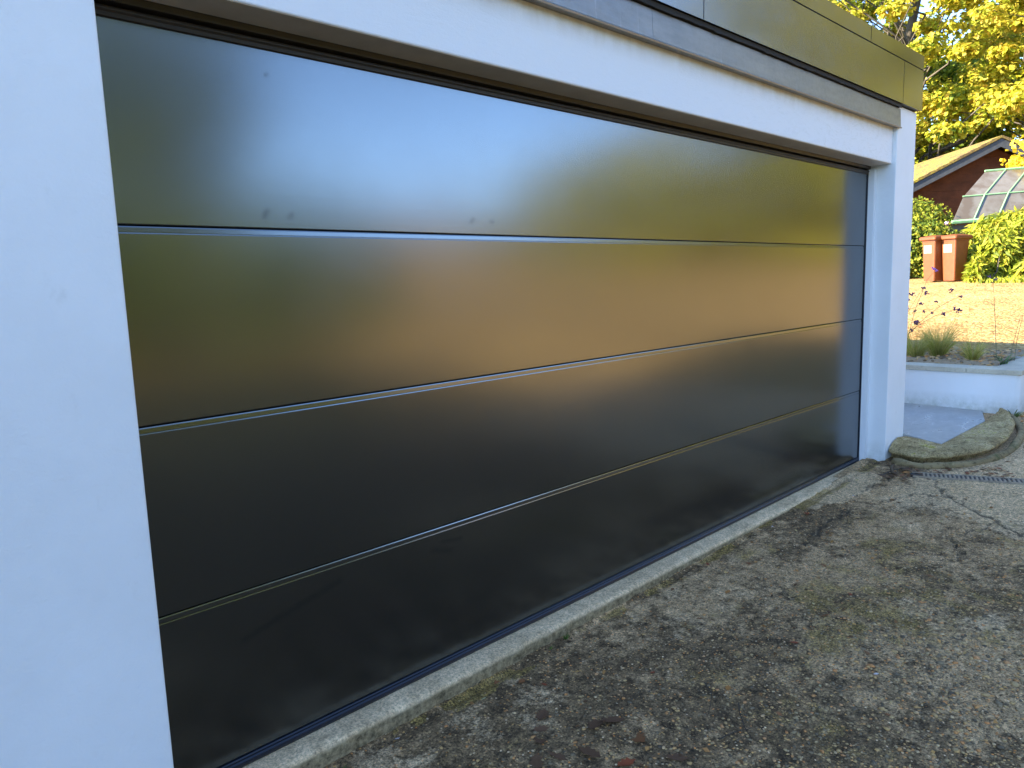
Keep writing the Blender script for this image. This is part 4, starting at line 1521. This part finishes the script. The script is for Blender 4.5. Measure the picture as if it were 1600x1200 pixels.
fallen(-1.73, -.165, .012, 'white', 'white scrap beside red leaf along the far sill edge', None, cat='petal', name='fallen_petal')
fallen(-.90, -.31, .012, 'white', 'white scrap at the edge of the broken pale concrete', None, cat='petal', name='fallen_petal')
gP = 'leaf litter heaped at the pier foot and along the mossy edging'
lP = 'withered leaf in the litter between the pier foot and the mossy edging'
lit = [(-.30, -.21), (-.33, -.28), (-.35, -.34), (-.22, -.33), (-.30, -.38), (-.14, -.38), (-.22, -.43), (-.08, -.44), (-.25, -.47), (-.08, -.53), (.04, -.56), (.03, -.62), (.11, -.66), (.07, -.75), (.15, -.79), (.09, -.86), (.07, -.94), (.24, -.87), (.02, -.30), (-.06, -.25), (-.12, -.29), (-.02, -.42), (.32, -.86), (.45, -.88), (.62, -.90)]
for x, y in lit:
    fallen(x, y, random.uniform(.012, .026), random.choice(['brown', 'dark', 'dark', 'red', 'brown']), lP, gP)
for i in range(90):
    x, y = random.choice(lit[:18])
    xx, yy = x + random.gauss(0, .06), y + random.gauss(0, .035)
    if yy > -.16 or math.hypot(max(0, xx - .0), 0) > 9:
        continue
    fallen(xx, yy, random.uniform(.012, .028), random.choice(['brown', 'dark', 'dark', 'dark', 'red']), lP, gP, z=zdrive(xx, yy) + random.uniform(0, .012))
gG = 'fallen leaves on the sunny gravel'
for i in range(26):
    x, y = random.uniform(4.5, 12), random.uniform(.2, 3.4)
    y = min(y, (x + 5.7) * .255 - 1.6)
    fallen(x, y, random.uniform(.03, .05), random.choice(['brown', 'orange', 'red']), 'small dry leaf lying on the sunlit golden gravel', gG, z=Gs(x, y) - .02)
# yellow leaf drift at the back edge of the planter
for i, (y, s_) in enumerate([(-.26, .02), (-.29, .022), (-.33, .026), (-.365, .022)]):
    fallen(3.55, y - .12, s_, 'yellow' if i % 2 else 'brown', 'fallen leaf caught in the twigs at the back of the planter', 'leaves at the back of the planter', z=.52)
# crumbs of broken leaf and twig trodden into the surface
nf = 420
px = rng.uniform(-4.6, -.5, nf)
py = rng.uniform(-1.9, -.16, nf)
kp = fbm(px * 3, py * 3, 151, 3) > .42
px, py = px[kp], py[kp]
pz = drive_z(px[:, None], py[:, None])[:, 0]
V, F = leaf_quads(np.stack([px, py, pz + .004], -1), rng.standard_normal((len(px), 3)) * .35 + np.array([0, 0, 1]), rng.uniform(.006, .017, len(px)), 1.7)
obj('leaf_fragments', V, F, m_island('leaf_crumbs', [(0, (.06, .03, .014)), (.35, (.20, .09, .03)), (.6, (.46, .21, .06)), (.85, (.62, .34, .10)), (1, (.60, .46, .2))]), kind='stuff')
# twigs
TW = plain('twig_bark', (.045, .032, .022), .85, var=.2)


def twig(pts, r, label):
    p3 = [(x, y, zdrive(x, y) + .004 + dz) for x, y, dz in pts]
    v, f = tube(p3, [r * (1 - .5 * i / (len(p3) - 1)) for i in range(len(p3))], 5)
    obj('twig', v, f, TW, loc=p3[0], label=label, cat='twig')


twig([(-3.48, -.90, .004), (-3.53, -.93, .006), (-3.60, -.99, .003), (-3.62, -1.02, 0)], .0022, 'short forked dark twig beside the orange leaf scrap')
twig([(-3.44, -.74, .002), (-3.49, -.80, .004), (-3.55, -.83, .006), (-3.62, -.86, .002)], .0016, 'thin straight twig just above the orange leaf scrap')
twig([(-3.70, -.95, .002), (-3.64, -.97, .005), (-3.58, -1.0, .003)], .0018, 'reddish twig lying nearest to the bottom edge')
twig([(-.36, -.30, .006), (-.24, -.33, .02), (-.14, -.36, .014), (-.08, -.41, .004)], .004, 'bent twig in the litter at the pier foot')
# grey curl of bark by the pier
cp = []
for i in range(15):
    a = i / 14 * 5.2
    cp.append((-.235 + .030 * math.cos(a), -.335 + .016 * math.sin(a) - .006 * i / 14, zdrive(-.23, -.33) + .028 + .026 * math.sin(a + .6)))
obj('bark_curl', *tube(cp, [.004 + .006 * math.sin(i / 14 * 3.1) for i in range(15)], 6), plain('grey_bark', (.12, .08, .045), .9, var=.3, scale=40), loc=(-.23, -.33, 0), label='curled ring of grey bark in the litter at the pier foot', cat='bark')
# weeds in the joint of the sill
WEED = m_leaf('joint_weed', [(0, (.05, .10, .02)), (1, (.16, .24, .04))], .3)
for (x, y, n_, L_, lab) in ((-3.52, -.125, 26, .035, 'bright green weed sprouting in the crevice along the sill'), (-3.63, -.135, 16, .018, 'low green weed left of the taller one along the sill'), (-4.62, -.150, 40, .014, 'moss tuft at the near end of the sill foot')):
    blades('weed', x, y, zdrive(x, y) - .004, n_, L_, .026, WEED, lab, 'weed', w=.0022)

# ------------------------------------------------------------ woodland on the far side of the yard (seen mirrored in the door)


def wood(name, trunks, leafmats, per, lsize, label_, split=.5, lo=.18, seed=1):
    random.seed(seed)
    Ps, Ns, parts = [], [], []
    for (x, y, h, R) in trunks:
        b = Vector((x, y, Gs(x, y) - .1))
        pts, rd = branch(b, b + Vector((0, 0, h * .8)), h * .022, h * .006, .1, 6)
        parts.append(tube(pts, rd, 6))
        for i in range(34):
            t = random.random()
            z = h * (lo + (1 - lo) * t)
            pr_ = math.sin((t * .85 + .15) * math.pi) ** .5
            r_ = R * pr_ * random.random() ** .45
            an = random.uniform(0, 6.283)
            k = per
            d = rng.standard_normal((k, 3))
            d /= np.linalg.norm(d, axis=1, keepdims=True)
            c = np.array([x + r_ * math.cos(an), y + r_ * math.sin(an), b.z + z])
            Ps.append(c + d * rng.random((k, 1)) ** .5 * R * np.array([.3, .3, .18]))
            Ns.append(d + np.array([0, 0, .6]) + .5 * rng.standard_normal((k, 3)))
    P, N = np.concatenate(Ps), np.concatenate(Ns)
    V, F = leaf_quads(P, N, lsize * rng.uniform(.7, 1.3, len(P)), 1.2)
    v2, f2 = join(parts)
    allF = np.concatenate([F, np.array([t for q in f2 for t in ((q[0], q[i], q[i + 1]) for i in range(1, len(q) - 1))]) + len(V)])
    allV = np.concatenate([V, np.array(v2)])
    o = obj(name, allV, allF, list(leafmats) + [BARK], kind='stuff')
    mi = np.full(len(allF), len(leafmats), np.int32)
    if len(leafmats) > 1:
        mi[:len(F)] = np.repeat((rng.random(len(P)) < split).astype(np.int32), 2)
    else:
        mi[:len(F)] = 0
    o.data.polygons.foreach_set('material_index', mi)
    o['label'] = label_
    return o


wood('golden_woodland', [(15, -17.5, 3.2, 2.2), (18, -16.5, 4.2, 2.6), (20, -16, 5.0, 2.8), (22.5, -13.0, 12, 3.8), (25, -10, 14, 4.6), (24, -11.5, 12, 4), (27, -5.8, 13, 4.2), (26, -8, 12, 4), (30, -13, 16, 5), (25, -19, 5.5, 3), (32, -7, 15, 4.6), (34, -3.5, 15, 4.6)], [LEAF_MIX, LEAF_GOLD], 190, .42,
     'autumn woodland across the yard', .7, .02, 4)
wood('olive_woodland', [(3.5, -24, 9.5, 3.6), (-1, -24.5, 9.0, 3.6), (-5.5, -25, 9, 4), (-10, -25, 10, 4), (-14, -25, 9, 4), (6.0, -25.5, 7, 2.4)], [LEAF_OLIVE], 110, .4, 'darker trees across the yard', .5, .05, 6)
wood('dark_hedge', [(x, -12.2 + .1 * math.sin(x), 2.9, 1.4) for x in (-14, -12.4, -10.8, -9.2, -7.6, -6, -4.5, -3, -1.5, 0, 1.4, 2.6)], [LEAF_OLIVE], 60, .3, 'dark hedge across the yard', .5, .0, 7)
